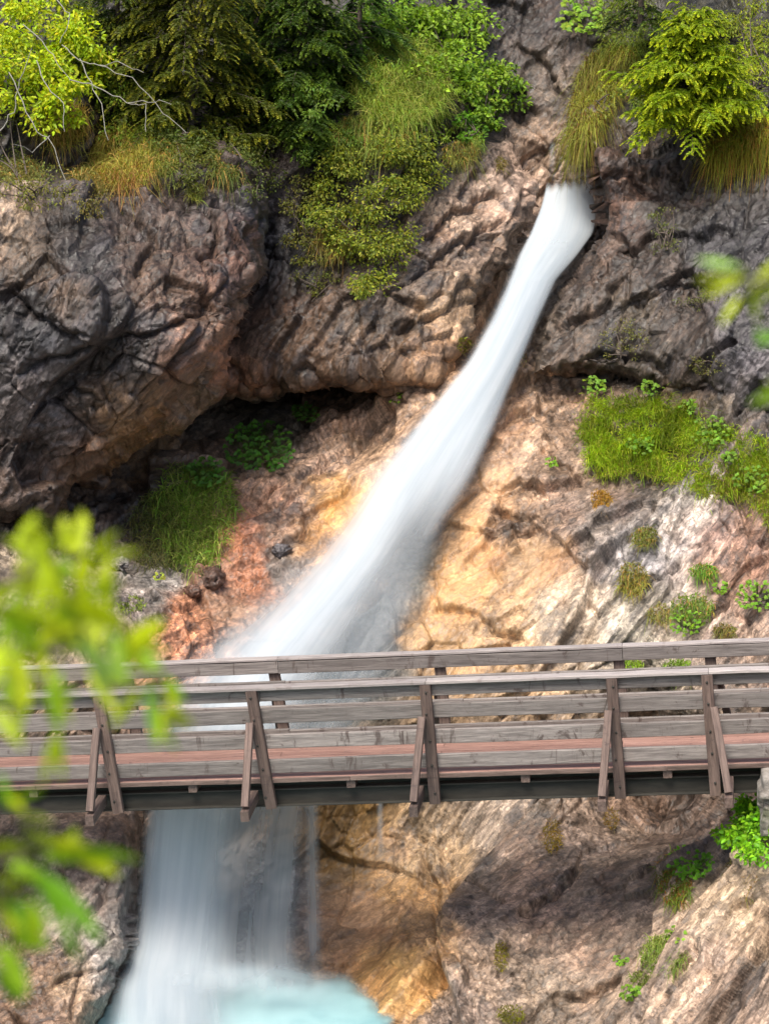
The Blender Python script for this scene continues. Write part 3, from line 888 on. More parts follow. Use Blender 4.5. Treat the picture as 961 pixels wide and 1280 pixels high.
# railings
for side, yb in (('near', 0.022), ('far', 1.178)):
    s = -1 if side == 'near' else 1
    board_z = [(0.985, 0.145), (0.725, 0.165), (0.425, 0.165), (0.135, 0.160)]
    cutsets = [[-5.6, -1.86, 2.16], [-3.66, 0.06, 3.22], [-5.6, -1.86, 2.16], [-3.66, 0.06]]
    for (zc, hh), cuts in zip(board_z, cutsets):
        if side == 'far': cuts = [c - 1.85 for c in cuts] if zc < 0.9 else [-5.6, -1.86, 2.2]
        for x0, x1 in run(XL, XR, cuts):
            board('rail_board', M_RAIL, (x0, yb, zc + rb.uniform(-.008, .008)), (x1, yb, zc + rb.uniform(-.008, .008)), 0.052, hh)
    for x0, x1 in run(XL, XR, [-3.66, 0.06, 3.22] if side == 'near' else [-5.6, -1.86, 2.2]):
        if side == 'near':
            board('handrail', M_CAP, (x0, yb - 0.03, 1.080), (x1, yb - 0.03, 1.080), 0.150, 0.038)
        else:
            board('handrail', M_CAP, (x0, yb + 0.03, 1.078), (x1, yb + 0.03, 1.078), 0.120, 0.032)
    for x, lean, hand in posts:
        yp = -0.050 if side == 'near' else 1.250
        board('post', M_POST, (x - lean * .35, yp, -0.345), (x + lean, yp, 1.056), 0.125, 0.09, (1, 0, 0), seg=3)
        # brace from the outrigger's end up to the post
        xo = x + hand * 0.165
        board('brace', M_POST, (xo, yp + s * 0.52, -0.15), (x + hand * .055 + lean * .7, yp + s * 0.088, 0.70), 0.085, 0.075, (1, 0, 0), seg=3)
for x, lean, hand in posts:
    xo = x + hand * 0.165
    board('outrigger', M_POST, (xo, -0.64, -0.245), (xo, -0.005, -0.205), 0.095, 0.12, (1, 0, 0), seg=2)
    board('outrigger', M_POST, (xo, 1.205, -0.205), (xo, 1.82, -0.245), 0.095, 0.12, (1, 0, 0), seg=2)


bth = np.arange(8) * pi / 4
bv = np.concatenate([np.stack([.015 * np.cos(bth), np.full(8, 0.0), .015 * np.sin(bth)], 1), np.stack([.013 * np.cos(bth), np.full(8, -.014), .013 * np.sin(bth)], 1)])
bme = mesh_np('bolt', bv, [np.array([[i, (i + 1) % 8, 8 + (i + 1) % 8, 8 + i] for i in range(8)]), np.arange(8, 16)[None]], M_STEEL)
for x, lean, hand in posts:
    for zb in (0.985, 0.725, 0.425, 0.135, -.2):
        b = obj('bolt', bme, bridge)
        b.matrix_local = Matrix.Translation((x + lean * (zb + .345) / 1.4 * .95 + rb.uniform(-.02, .02), -0.094, zb + rb.uniform(-.02, .02)))


# abutment: a rough cast block under the right end
def lump(name, loc, size, mat, seed, detail=5, sharp=0.22, rot=0, parent=None, col=None, boxy=0.0, **tags):
    import bmesh
    bm = bmesh.new()
    bmesh.ops.create_icosphere(bm, subdivisions=detail, radius=1)
    me = bpy.data.meshes.new(name); bm.to_mesh(me); bm.free()
    v = np.zeros(len(me.vertices) * 3, np.float32); me.vertices.foreach_get('co', v); v = v.reshape(-1, 3)
    n = v.copy()
    if boxy > 0:
        m = np.abs(v).max(1, keepdims=True); v = v * (1 - boxy) + v / m * boxy * 0.82
    f1, f2, t, s = worley(v * 1.5 + seed * 7.7, seed)
    g1, g2, t2, s2 = worley(v * 3.6 + seed * 3.1, seed + 3)
    h = sharp * (1.1 * t + 0.5 * s) + sharp * .5 * t2 + 0.06 * sharp * 3 * fbm(v * 4 + seed, seed, 4, .6)
    v = v + n * h[:, None]
    v *= np.array(size)
    c, sn_ = cos(rot), sin(rot)
    v = v @ np.array([[c, sn_, 0], [-sn_, c, 0], [0, 0, 1]])
    me.vertices.foreach_set('co', v.astype(np.float32).ravel())
    me.polygons.foreach_set('use_smooth', np.ones(len(me.polygons), bool))
    if col is not None:
        a = me.color_attributes.new('Col', 'FLOAT_COLOR', 'POINT')
        cc = np.ones((len(v), 4), np.float32); cc[:, :3] = np.asarray(col) * (0.85 + 0.3 * h01(hsh(np.arange(len(v)), np.arange(len(v)), np.arange(len(v)), 3)))[:, None]
        a.data.foreach_set('color', cc.ravel())
        r = me.attributes.new('rough', 'FLOAT', 'POINT'); r.data.foreach_set('value', np.full(len(v), 0.9, np.float32))
    me.materials.append(mat); me.update()
    o = obj(name, me, parent, **tags)
    o.location = tuple(float(x) for x in loc)
    return o


ab = bridge.matrix_world @ Vector((4.62, 0.42, -0.46))
lump('abutment', ab, (1.10, 1.05, 0.42), M_CONC, 5, 5, 0.035, rot=-byaw, boxy=0.93, label='mossy concrete block carrying the right end of the bridge', cat='abutment')

# ------------------------------------------------------------------ loose stones
for x, y, w, c, lab in (
        (266, 722, .20, (105, 80, 68), 'dark brown angular stone lodged under the hanging grass tuft'),
        (243, 738, .12, (120, 90, 76), 'small brown stone beside the dark lodged stone'),
        (110, 690, .17, (176, 165, 150), 'pale stone on the debris slope under the overhang'),
        (62, 735, .20, (186, 172, 156), 'largest pale stone lying on the debris slope behind the leaves'),
        (150, 705, .13, (150, 142, 136), 'small grey stone next to bare roots under the overhang'),
        (352, 688, .13, (112, 106, 108), 'grey knob of rock on the orange slab left of the fall')):
    P = unp(x, y, dep(x, y))
    lump('loose_stone', P + np.array([0, -0.02, 0.0]), (w, w * .8, w * .72), M_ROCK, int(x), 4, 0.34, rot=x * .1, col=lin(c) * 0.62, label=lab, cat='stone', group='loose stones on the gorge wall')


# ------------------------------------------------------------------ plants
def unit(v): return v / (np.linalg.norm(v, axis=-1, keepdims=True) + 1e-9)


def leaf_arrays(C, D, N, L, W, col, fold=0.25, droop=0.15):
    """pointed folded leaves: base, two shoulders each side, tip"""
    n = len(C)
    D = unit(D); S = unit(np.cross(D, N)); N = np.cross(S, D)
    L = np.broadcast_to(L, n)[:, None]; W = np.broadcast_to(W, n)[:, None]
    base = C; tip = C + D * L - N * L * droop
    r1 = C + D * L * .32 + S * W * .5 + N * W * fold; l1 = C + D * L * .32 - S * W * .5 + N * W * fold
    r2 = C + D * L * .70 + S * W * .36 + N * (W * fold * .7 - L * droop * .4); l2 = C + D * L * .70 - S * W * .36 + N * (W * fold * .7 - L * droop * .4)
    V = np.stack([base, r1, r2, tip, l2, l1], 1).reshape(-1, 3)
    o = np.arange(n)[:, None] * 6
    F = np.concatenate([o + np.array([[0, 1, 2, 3]]), o + np.array([[0, 3, 4, 5]])], 0)
    return V, F, np.repeat(col, 6, 0)


def blade_arrays(R, D, L, W, col, sag):
    """grass blades: root, growing along D, sagging under their weight; 7 vertices"""
    n = len(R)
    D = unit(D)
    S = unit(np.cross(D, np.array([0, 1.0, 0.15]) + 0.6 * rng.normal(size=(n, 3))))
    L = L[:, None]; W = W[:, None]; sag = np.broadcast_to(sag, n)[:, None]
    V = []
    for t, w in ((0, 1.0), (0.4, 0.9), (0.75, 0.6)):
        c = R + D * L * t - np.array([0, 0, 1.0]) * L * sag * t ** 2
        V += [c - S * W * w * .5, c + S * W * w * .5]
    V.append(R + D * L - np.array([0, 0, 1.0]) * L * sag)
    V = np.stack(V, 1).reshape(-1, 3)
    o = np.arange(n)[:, None] * 7
    Q = np.concatenate([o + np.array([[0, 1, 3, 2]]), o + np.array([[2, 3, 5, 4]])], 0)
    T = o + np.array([[4, 5, 6]])
    return V, [Q, T], np.repeat(col, 7, 0)


def tints(n, base, var=0.22, alt=None, altp=0.0):
    c = np.repeat(lin(base)[None], n, 0) * (1 + var * rng.normal(size=(n, 1))).clip(.35, 1.8)
    c *= 1 + 0.08 * rng.normal(size=(n, 3))
    if alt is not None:
        m = rng.random(n) < altp
        c[m] = lin(alt) * (1 + .2 * rng.normal(size=(m.sum(), 1))).clip(.4, 1.7)
    return c.clip(0.003, 0.8) * 0.88


def tube_arrays(pts, rads, k=5):
    pts = np.asarray(pts, float); n = len(pts)
    tg = np.gradient(pts, axis=0); tg = unit(tg)
    a = unit(np.cross(tg, np.array([0.3, 0.9, 0.31]))); b = np.cross(tg, a)
    th = np.arange(k) * 2 * pi / k
    V = pts[:, None] + np.asarray(rads)[:, None, None] * (np.cos(th)[None, :, None] * a[:, None] + np.sin(th)[None, :, None] * b[:, None])
    V = V.reshape(-1, 3)
    F = []
    for i in range(n - 1):
        for j in range(k):
            F.append((i * k + j, i * k + (j + 1) % k, (i + 1) * k + (j + 1) % k, (i + 1) * k + j))
    return V, np.array(F)


def join(parts):
    V, F, C = [], {}, []
    o = 0
    for v, f, c in parts:
        V.append(v)
        for ff in (f if isinstance(f, list) else [f]): F.setdefault(ff.shape[1], []).append(ff + o)
        C.append(c); o += len(v)
    return np.concatenate(V), [np.concatenate(x) for x in F.values()], np.concatenate(C)


def ell(n, cx, cy, rx, ry, power=0.5):
    r = rng.random(n) ** power; t = rng.random(n) * 2 * pi
    return cx + rx * r * np.cos(t), cy + ry * r * np.sin(t)


def inpoly(n, poly):
    p = np.array(poly); out = []
    tot = 0
    while tot < n:
        x = rng.uniform(p[:, 0].min(), p[:, 0].max(), n); y = rng.uniform(p[:, 1].min(), p[:, 1].max(), n)
        m = sdf_poly(poly, x, y) > 0
        out.append(np.stack([x[m], y[m]], 1)); tot += m.sum()
    o = np.concatenate(out)[:n]
    return o[:, 0], o[:, 1]


def finish(name, label, cat, group, parts, loc):
    """parts: list of (partname, V, F, C, mat, kind). One part -> one mesh; more -> an Empty with children"""
    loc = np.asarray(loc, float)
    if len(parts) == 1:
        pn, V_, F_, C_, m, kd = parts[0]
        o = obj(name, mesh_np(name, V_ - loc, F_, m, cols=C_), label=label, cat=cat, group=group)
        o.location = tuple(loc)
        return o
    e = empty(name, loc, label=label, cat=cat, group=group)
    for pn, V_, F_, C_, m, kd in parts:
        obj(pn, mesh_np(pn, V_ - loc, F_, m, cols=C_), e, kind=kd)
    return e


def tuft(cx, cy, rx, ry, n, L, col, label, up=(0, -0.45, 0.8), sag=0.9, alt=None, altp=0.0, width=0.010, name='grass_tuft', cat='grass', group='grass tufts on the gorge wall', poly=None, spread=0.45, lift=0.035, herb=None, dry=None):
    x, y = inpoly(n, poly) if poly else ell(n, cx, cy, rx, ry)
    R = unp(x, y, dep(x, y) - lift)
    D = np.array(up, float) + spread * rng.normal(size=(n, 3))
    Ls = L * rng.uniform(0.45, 1.15, n)
    # clumps: blades near one another share lean and hue
    cl = vnoise(R * 3.1, 71)[:, None]
    D[:, 0] += 0.5 * cl[:, 0]
    C = tints(n, col, 0.2, alt, altp) * (1 + 0.35 * vnoise(R * 2.2, 73))[:, None].clip(.4, 1.6)
    if dry is not None:
        m = rng.random(n) < sm(dry[0], dry[1], y) * 0.8
        C[m] = lin(dry[2]) * 0.6 * (1 + .2 * rng.normal(size=(m.sum(), 1))).clip(.4, 1.6)
    V_, F_, C_ = blade_arrays(R, D, Ls, np.full(n, width) * rng.uniform(.6, 1.3, n), C, sag * rng.uniform(.5, 1.3, n))
    parts = [('blades', V_, F_, C_, M_GRASS, 'stuff')]
    cyb = np.max(y)
    return finish(name, label, cat, group, parts, unp(cx, cy, dep(cx, cy)))


def bush(cx, cy, rx, ry, n, leafL, col, label, depth=0.5, alt=None, altp=0.0, name='leafy_shrub', cat='shrub', group='shrubs on the gorge wall', stems=8, wide=0.5, clumps=26, clr=0.30, down=0.3, out=0.3, poly=None, barkmat=None, fwd=0.0):
    """leaf clumps at stem tips standing out from the rock"""
    kx, ky = inpoly(clumps, poly) if poly else ell(clumps, cx, cy, rx, ry, 0.6)
    dk = dep(kx, ky)
    root = unp(cx, cy + ry * .5, dep(cx, cy + ry * .5))
    e = rng.uniform(0.05, 1.0, clumps) * depth + fwd
    K = unp(kx, ky, dk - e)
    mrad = max(rx, ry) / FPX * 37 * clr
    per = rng.integers(0, clumps, n)
    off = rng.normal(size=(n, 3)); off = unit(off) * (rng.random((n, 1)) ** 0.45) * mrad * rng.uniform(.6, 1.25, clumps)[per][:, None] * np.array([1.15, .9, .72])
    C0 = K[per] + off
    D = off / mrad + np.array([0, -out, -down]) + 0.6 * rng.normal(size=(n, 3))
    N = np.array([0, -0.35, 1.0]) + 0.55 * rng.normal(size=(n, 3))
    col_ = tints(n, col, 0.2, alt, altp) * (0.85 + 0.3 * rng.random(clumps))[per][:, None]
    Ls = leafL * rng.uniform(.6, 1.3, n)
    V_, F_, C_ = leaf_arrays(C0, D, N, Ls, Ls * wide, col_)
    tb = []
    for k in range(min(stems, clumps)):
        p0 = root + rng.normal(size=3) * 0.06; p3 = K[k]
        mid = (p0 + p3) / 2 + np.array([0, -0.12, 0.05]) + rng.normal(size=3) * 0.05
        s = np.linspace(0, 1, 7)[:, None]
        pts = (1 - s) ** 2 * p0 + 2 * s * (1 - s) * mid + s ** 2 * p3
        v, f = tube_arrays(pts, np.linspace(.014, .004, 7), 5)
        tb.append((v, f, np.full((len(v), 3), .1)))
    sv, sf, sc = join(tb)
    return finish(name, label, cat, group, [('foliage', V_, F_, C_, M_LEAF, 'stuff'), ('stems', sv, sf, sc, barkmat or M_BARK, None)], root)


def spray_twigs(base, dirs, lens, spacing, Lf, Wf, col, tipcol, flat=0.25, sag=0.35):
    """conifer sprays: rows of short needle blades either side of each twig; new growth at the tips is paler"""
    parts = []
    n = len(base)
    m = int(lens.max() / spacing)
    t = (np.arange(m) + .5) / m
    B = base[:, None] + dirs[:, None] * (lens[:, None] * t[None])[..., None] - np.array([0, 0, 1.]) * (sag * lens[:, None] * t[None] ** 2)[..., None]
    S = unit(np.cross(dirs, np.array([0, 0, 1.0])))
    for sgn in (-1, 1):
        Dn = unit(dirs[:, None] * .75 + sgn * S[:, None] * .85 + rng.normal(size=(n, m, 3)) * .18)
        Nn = np.array([0, -.2, 1.0]) + flat * rng.normal(size=(n, m, 3))
        L = Lf * (1.15 - .75 * t)[None] * rng.uniform(.7, 1.2, (n, m))
        k = sm(.45, .95, t)[None] * rng.uniform(.5, 1.1, (n, 1)) + np.zeros((n, m))
        c = tints(n * m, col, .18).reshape(n, m, 3) * (1 - k.clip(0, 1))[..., None] + tints(n * m, tipcol, .15).reshape(n, m, 3) * k.clip(0, 1)[..., None]
        parts.append(leaf_arrays(B.reshape(-1, 3), Dn.reshape(-1, 3), Nn.reshape(-1, 3), L.ravel(), np.full(n * m, Wf), c.reshape(-1, 3), .1, .1))
    return join(parts)


def spruce(px, py, d, height, radius, col, tip, label, whorls=12, per=9, twl=0.42, name='spruce_tree', group='spruces on the ledges', lean=0.0, taper=1.0, top_r=0.15, seed=0, z0=0.0, el=(.05, .45), dr=(.35, .75)):
    """trunk base at (px, py, d); drooping whorled branches, each with side sprays"""
    root = unp(px, py, d)
    V_, F_, C_ = [], [], []
    tops = root + np.array([lean, 0, height])
    tv = tube_arrays(root + np.linspace(0, 1, 8)[:, None] * (tops - root), np.linspace(.03 + height * .012, .006, 8), 6)
    tb = [(tv[0], tv[1], np.full((len(tv[0]), 3), .1))]
    bs, ds, ls = [], [], []
    for w in range(whorls):
        h = (w + .6 * rng.random()) / whorls
        c = root + (tops - root) * (z0 + (1 - z0) * (0.04 + .95 * h))
        r = radius * ((1 - h) ** taper * (1 - top_r) + top_r) * rng.uniform(.8, 1.15)
        for b in range(per):
            a = rng.random() * 2 * pi
            o = np.array([cos(a), sin(a), 0])
            rr = r * rng.uniform(.55, 1.15)
            c = root + (tops - root) * np.clip(z0 + (1 - z0) * (0.04 + .95 * h) + rng.normal() * .45 / whorls, 0.02, .99)
            e1, e2 = rng.uniform(*el), rng.uniform(*dr)
            s = np.linspace(0, 1, 6)

            def at(t): return c + o * rr * t + np.array([0, 0, 1.]) * (e1 * t - e2 * t * t) * rr
            pts = np.array([at(t) for t in s])
            v, f = tube_arrays(pts, np.linspace(.011, .003, 6), 4)
            tb.append((v, f, np.full((len(v), 3), .1)))
            sd_ = np.cross(o, [0, 0, 1.])
            nt = max(4, int(rr / .050))
            for q in range(nt):
                t = .18 + .82 * (q + rng.random()) / nt
                sg = 1 if q % 2 else -1
                bs.append(at(t)); ds.append(unit(o * .7 + sg * sd_ * .75 + np.array([0, 0, rng.uniform(-.25, .15)]) + rng.normal(size=3) * .15)); ls.append(twl * rr / radius * (1.25 - .8 * t) * rng.uniform(.7, 1.15) + .05)
            bs.append(pts[-2]); ds.append(unit(pts[-1] - pts[-3])); ls.append(.18)
    v, f, c = spray_twigs(np.array(bs), np.array(ds), np.array(ls), .022, .052, .018, col, tip, flat=.5, sag=.5)
    sv, sf, sc = join(tb)
    return finish(name, label, 'tree', group, [('crown', v, f, c, M_LEAF, 'stuff'), ('trunk', sv, sf, sc, M_BARK, None)], root)


def herb(cx, cy, size, n, col, label, alt=None, altp=0.0, lobes=5, up=0.7, name='herb', group='broad leaved herbs', lift=0.10, wide=.8, leafL=.09, tall=.28):
    n = int(n * 3.0); leafL *= .46; size *= 1.1; col = tuple(v * .92 for v in col)
    """rosette of stalked palmate leaves: stems carry groups of lobes"""
    x, y = ell(n, cx, cy, size, size * .75)
    R = unp(cx + (x - cx) * .4, cy + (y - cy) * .4 + size * .3, dep(cx + (x - cx) * .4, cy + (y - cy) * .4 + size * .3))
    T = unp(x, y, dep(x, y) - lift - rng.uniform(0, tall, n))
    tb = []
    for k in range(n):
        s = np.linspace(0, 1, 5)[:, None]
        mid = (R[k] + T[k]) / 2 + np.array([0, -.04, .04])
        v, f = tube_arrays((1 - s) ** 2 * R[k] + 2 * s * (1 - s) * mid + s ** 2 * T[k], np.linspace(.004, .002, 5), 4)
        tb.append((v, f, np.repeat(lin((110, 130, 60))[None] * .5, len(v), 0)))
    sv, sf, sc = join(tb)
    parts = []
    N = unit(np.array([0, -.75, .75]) + .35 * rng.normal(size=(n, 3)))
    e1 = unit(np.cross(N, np.array([1, .2, .1]))); e2 = np.cross(N, e1)
    col_ = tints(n, col, .16, alt, altp)
    for q in range(lobes):
        a = (q - (lobes - 1) / 2) * (2.1 / max(1, lobes - 1)) * 2 + rng.normal(size=n) * .12
        Dv = e1 * np.cos(a)[:, None] + e2 * np.sin(a)[:, None]
        L = leafL * rng.uniform(.75, 1.2, n)
        parts.append(leaf_arrays(T, Dv, N, L, L * wide, col_ * rng.uniform(.9, 1.1, (n, 1)), .15, .1))
    v, f, c = join(parts)
    return finish(name, label, 'plant', group, [('leaves', v, f, c, M_LEAF, 'stuff'), ('stalks', sv, sf, sc, M_LEAF, None)], unp(cx, cy, dep(cx, cy)))


YEL, LIME, MID, DRK, OLV, STRAW = (196, 204, 40), (150, 186, 46), (104, 138, 44), (58, 82, 30), (122, 132, 48), (176, 140, 74)

# --- top left: dark spruces hanging over the ledge, a bright broadleaf shrub, bare twigs, tufts
spruce(240, 190, 37.2, 3.0, 1.25, (88, 98, 34), (160, 160, 48), 'olive spruce with golden tips beside the bare pale twigs', whorls=12, per=12, twl=.34, top_r=.6, taper=.6, el=(.0, .5), dr=(.2, .8))
spruce(375, 190, 37.9, 3.0, 1.05, (64, 88, 32), (124, 150, 48), 'dark green spruce above the middle rock bulge', whorls=12, per=12, twl=.34, top_r=.6, taper=.6, el=(.0, .5), dr=(.2, .8))
spruce(450, 120, 38.6, 2.6, 0.95, (62, 90, 34), (112, 146, 48), 'mid green spruce behind the grassy knoll', whorls=9, per=9)
spruce(150, 120, 37.4, 2.5, 1.0, (66, 84, 34), (128, 140, 46), 'shaded spruce behind the bright yellow green shrub', whorls=9, per=9)
spruce(320, 60, 39.0, 2.4, 0.9, (46, 66, 28), (84, 108, 40), 'deep green spruce between the two larger ledge spruces', whorls=8, per=9)
bush(45, 75, 88, 85, 7000, .080, (190, 204, 34), 'bright yellow green broadleaf shrub with fresh leaves above the overhang', fwd=.5, depth=1.0, alt=(160, 190, 40), altp=.35, clumps=60, clr=.24, name='leafy_shrub')
bush(170, 125, 70, 50, 2600, .055, (126, 152, 50), 'mid green shrub tangled in bare pale twigs', depth=.7, clumps=26, clr=.3)
bush(30, 195, 40, 60, 500, .04, (110, 120, 56), 'sparse olive shrub on the rim of the overhang', depth=.3, clumps=22, clr=.22)
bush(300, 130, 60, 50, 1600, .05, (72, 96, 36), 'dark low shrub in the shade under the spruces', depth=.5, clumps=26, clr=.3)
tw = empty('bare_branches', unp(95, 90, dep(95, 90)), label='leafless pale grey branches arching over the overhang rim', cat='branch')
TWL = Vector(tw.location)
for pl in ([(78, 55), (100, 75), (125, 82), (165, 98), (205, 140), (232, 165)], [(88, 100), (120, 108), (160, 128), (182, 132), (182, 165)], [(10, 90), (35, 140), (45, 165), (62, 172), (82, 225), (75, 262)], [(45, 75), (60, 110), (80, 130), (83, 165)],
           [(100, 75), (110, 95), (128, 130), (135, 175)], [(0, 165), (18, 140), (25, 100), (40, 60)], [(70, 0), (88, 18), (76, 55)], [(125, 82), (150, 78), (180, 92)], [(160, 128), (195, 126), (215, 130)], [(62, 172), (40, 190), (20, 180)], [(30, 30), (60, 60), (88, 100)]):
    pl = np.array(pl, float)
    s = np.linspace(0, len(pl) - 1, (len(pl) - 1) * 4 + 1)
    x = np.interp(s, np.arange(len(pl)), pl[:, 0]) + rng.normal(size=len(s)) * 1.2; y = np.interp(s, np.arange(len(pl)), pl[:, 1]) + rng.normal(size=len(s)) * 1.2
    P = unp(x, y, np.linspace(float(dep(pl[0, 0], pl[0, 1])) - 1.7, 34.3, len(s)))
    v, f = tube_arrays(P - np.array(TWL), np.linspace(.009, .004, len(s)), 5)
    obj('twig', mesh_np('twig', v, f, M_TWIG, smooth=True), tw)
tuft(155, 200, 38, 38, 2800, .55, (150, 146, 60), 'large hanging grass tuft with straw coloured skirt on the rim', alt=STRAW, altp=.25, sag=1.2, dry=(205, 250, (176, 128, 70)))
tuft(80, 155, 32, 28, 1500, .45, (156, 150, 62), 'small straw yellow grass tuft under the bright shrub', alt=STRAW, altp=.4, sag=1.0)
tuft(245, 240, 12, 12, 260, .22, (120, 126, 50), 'little green tuft on the dark rock brow', sag=1.0)
tuft(345, 160, 10, 10, 180, .20, (120, 140, 50), 'tiny tuft in the shaded cleft under the spruce', sag=.9)

bush(225, 165, 45, 26, 1500, .045, (92, 108, 40), 'low olive shrub filling the rim under the golden tipped spruce', depth=.5, clumps=26, clr=.3)
bush(340, 30, 70, 34, 2200, .055, (70, 96, 36), 'dark green shrub filling the top between the spruces', depth=.8, clumps=34, clr=.26)
bush(130, 25, 60, 30, 1800, .055, (112, 126, 40), 'olive shrub at the top beside the bright yellow green shrub', depth=.8, clumps=28, clr=.28)
bush(405, 175, 40, 36, 1800, .045, (96, 122, 42), 'dark leafy shrub between the spruce and the hanging shrub', depth=.5, clumps=30, clr=.26)
bush(545, 150, 36, 30, 1500, .05, (120, 144, 46), 'leafy shrub at the lower right corner of the grassy knoll', depth=.4, clumps=26, clr=.28)
bush(440, 60, 46, 40, 1800, .055, (84, 118, 42), 'shaded leafy shrub at the left of the grassy knoll', depth=.6, clumps=28, clr=.28)
bush(300, 200, 34, 24, 700, .04, (96, 106, 44), 'small dull shrub clinging to the dark brow cleft', depth=.3, clumps=18, clr=.3)
bush(870, 40, 60, 30, 1600, .05, (130, 146, 44), 'olive shrub on the skyline behind the golden spruce', depth=.6, clumps=28, clr=.28)
bush(800, 110, 34, 30, 1200, .045, (104, 124, 42), 'green shrub between the grass curtain and the golden spruce', depth=.4, clumps=24, clr=.3)

for a in ((25, 212, 26, 14, 700, .34, (120, 118, 58), 'brown green grass fringe at the left end of the overhang rim'), (112, 222, 24, 14, 700, .36, (128, 122, 58), 'drooping grass fringe below the straw yellow tuft'), (205, 196, 24, 18, 900, .40, (124, 130, 54), 'grass fringe on the rim beside the large hanging tuft'),
          (285, 205, 24, 18, 700, .34, (96, 108, 46), 'dark grass fringe in front of the brow cleft'), (420, 300, 26, 22, 600, .24, (140, 132, 64), 'dry wisps under the hanging shrub'), (575, 190, 22, 14, 500, .28, (120, 124, 52), 'grass fringe at the lower rim of the knoll by the gully')):
    tuft(*a, sag=1.3, alt=STRAW, altp=.2, spread=.7, lift=.12, group='grass fringes along the rims')

for a in ((40, 232, 46, 34, 900, .042, (124, 124, 56), 'straggling olive shrub drooping over the left end of the overhang'), (115, 250, 26, 26, 420, .036, (120, 112, 54), 'brownish sprigs hanging below the drooping grass fringe'),
          (235, 205, 30, 34, 900, .042, (104, 112, 46), 'olive shrub trailing over the dark brow'), (325, 195, 28, 50, 1200, .042, (92, 104, 42), 'shaded shrub trailing down the cleft beside the hanging shrub'),
          (205, 60, 42, 36, 1300, .050, (124, 134, 44), 'olive broadleaf shrub in front of the golden tipped spruce'), (300, 70, 40, 36, 1400, .050, (96, 124, 42), 'green broadleaf shrub between the two large spruces'),
          (385, 110, 36, 36, 1300, .050, (104, 134, 46), 'green broadleaf shrub in front of the dark spruce')):
    bush(*a, depth=.45, fwd=.25 if a[1] > 150 else 1.0, clumps=30, clr=.26, down=.5)

# --- middle: knoll of grass, small leaved hanging shrub, broadleaf shrubs on the right flank
bush(465, 255, 78, 112, 10500, .050, (146, 154, 48), 'small leaved olive shrub hanging down the middle bulge', fwd=.12, depth=.4, alt=(104, 122, 42), altp=.4, clumps=95, clr=.16, down=.5, poly=[(415, 165), (500, 155), (550, 190), (545, 235), (510, 290), (490, 350), (455, 380), (440, 330), (400, 290), (390, 220)])
bush(385, 270, 34, 60, 1500, .045, (116, 118, 52), 'thin brownish shrub on the left of the hanging shrub', depth=.25, clumps=34, clr=.2, down=.4)
bush(395, 350, 26, 22, 420, .032, (112, 120, 50), 'sprig of small leaves under the thin brownish shrub', depth=.2, clumps=16, clr=.3)
tuft(500, 105, 60, 55, 5200, .50, (136, 158, 58), 'grassy knoll above the hanging shrub', lift=.45, alt=(160, 160, 76), altp=.25, sag=.9, up=(0, -.5, .8), name='grass_clump')
tuft(470, 165, 50, 22, 1800, .40, (128, 140, 56), 'fringe of long grass drooping over the hanging shrub', lift=.3, sag=1.3, alt=STRAW, altp=.12)
bush(565, 60, 68, 60, 3600, .075, (124, 156, 46), 'fresh green broadleaf shrub right of the grassy knoll', depth=.8, alt=(150, 184, 52), altp=.35, clumps=46, clr=.28, wide=.6)
bush(610, 118, 42, 52, 1700, .072, (132, 166, 48), 'bright broadleaf shrub reaching to the gully rock', depth=.5, alt=(96, 130, 44), altp=.4, clumps=26, clr=.3, wide=.6)
bush(490, 20, 75, 32, 2400, .065, (128, 164, 46), 'light green shrub at the top of the knoll', depth=.7, clumps=24, clr=.28)
bush(590, 160, 20, 20, 350, .07, (110, 160, 46), 'small green plant at the knoll edge by the gully', depth=.3, clumps=10, clr=.4)
tuft(595, 175, 10, 10, 160, .25, (130, 150, 56), 'thin tuft under the small green plant', sag=1.1)
tuft(625, 205, 7, 8, 120, .16, (120, 110, 56), 'withered tuft in the gully rock', sag=1.0)

# --- right of the gully
tuft(738, 100, 34, 62, 4600, .50, (140, 142, 50), 'long grass curtain hanging at the chute mouth', alt=(120, 90, 44), altp=.25, sag=1.5, poly=[(735, 70), (790, 60), (800, 90), (760, 130), (735, 180), (716, 200), (708, 175), (715, 120)])
tuft(785, 70, 42, 30, 1300, .30, (132, 148, 52), 'grass on the brow left of the yellow spruce', sag=.9)
spruce(862, 152, 36.9, 1.5, 1.05, (140, 164, 34), (208, 222, 46), 'golden yellow green young spruce on the right brow', whorls=13, per=18, twl=.36, taper=.75, top_r=.26, el=(.05, .7), dr=(.05, .6))
spruce(800, 30, 39.0, 1.8, .6, (70, 92, 36), (130, 150, 46), 'thin dark sapling spruce left of the golden spruce', whorls=8, per=6, twl=.25)
bush(945, 70, 36, 70, 2000, .05, (150, 164, 44), 'yellow green shrub beside the golden spruce', depth=.7, clumps=34, clr=.24)
bush(860, 150, 60, 14, 800, .045, (72, 96, 34), 'dark foliage under the golden spruce', depth=.35, clumps=20, clr=.25)
tuft(932, 185, 42, 26, 3600, .52, (150, 150, 46), 'domed grass tuft with rust brown skirt on the right brow', alt=(170, 126, 56), altp=.25, sag=1.3, dry=(190, 225, (150, 96, 44)), poly=[(885, 190), (905, 160), (961, 145), (990, 150), (990, 205), (930, 200), (890, 215)])
herb(728, 18, 30, 34, (150, 190, 54), 'light green broadleaf plant at the gully top', leafL=.11, lobes=5)
bush(775, 20, 50, 22, 900, .05, (122, 136, 52), 'olive brush on the skyline above the grass curtain', depth=.6, clumps=22, clr=.3)
bush(748, 125, 16, 26, 260, .05, (130, 140, 60), 'leafy sprig hanging in the grass curtain', depth=.25, clumps=12, clr=.35)
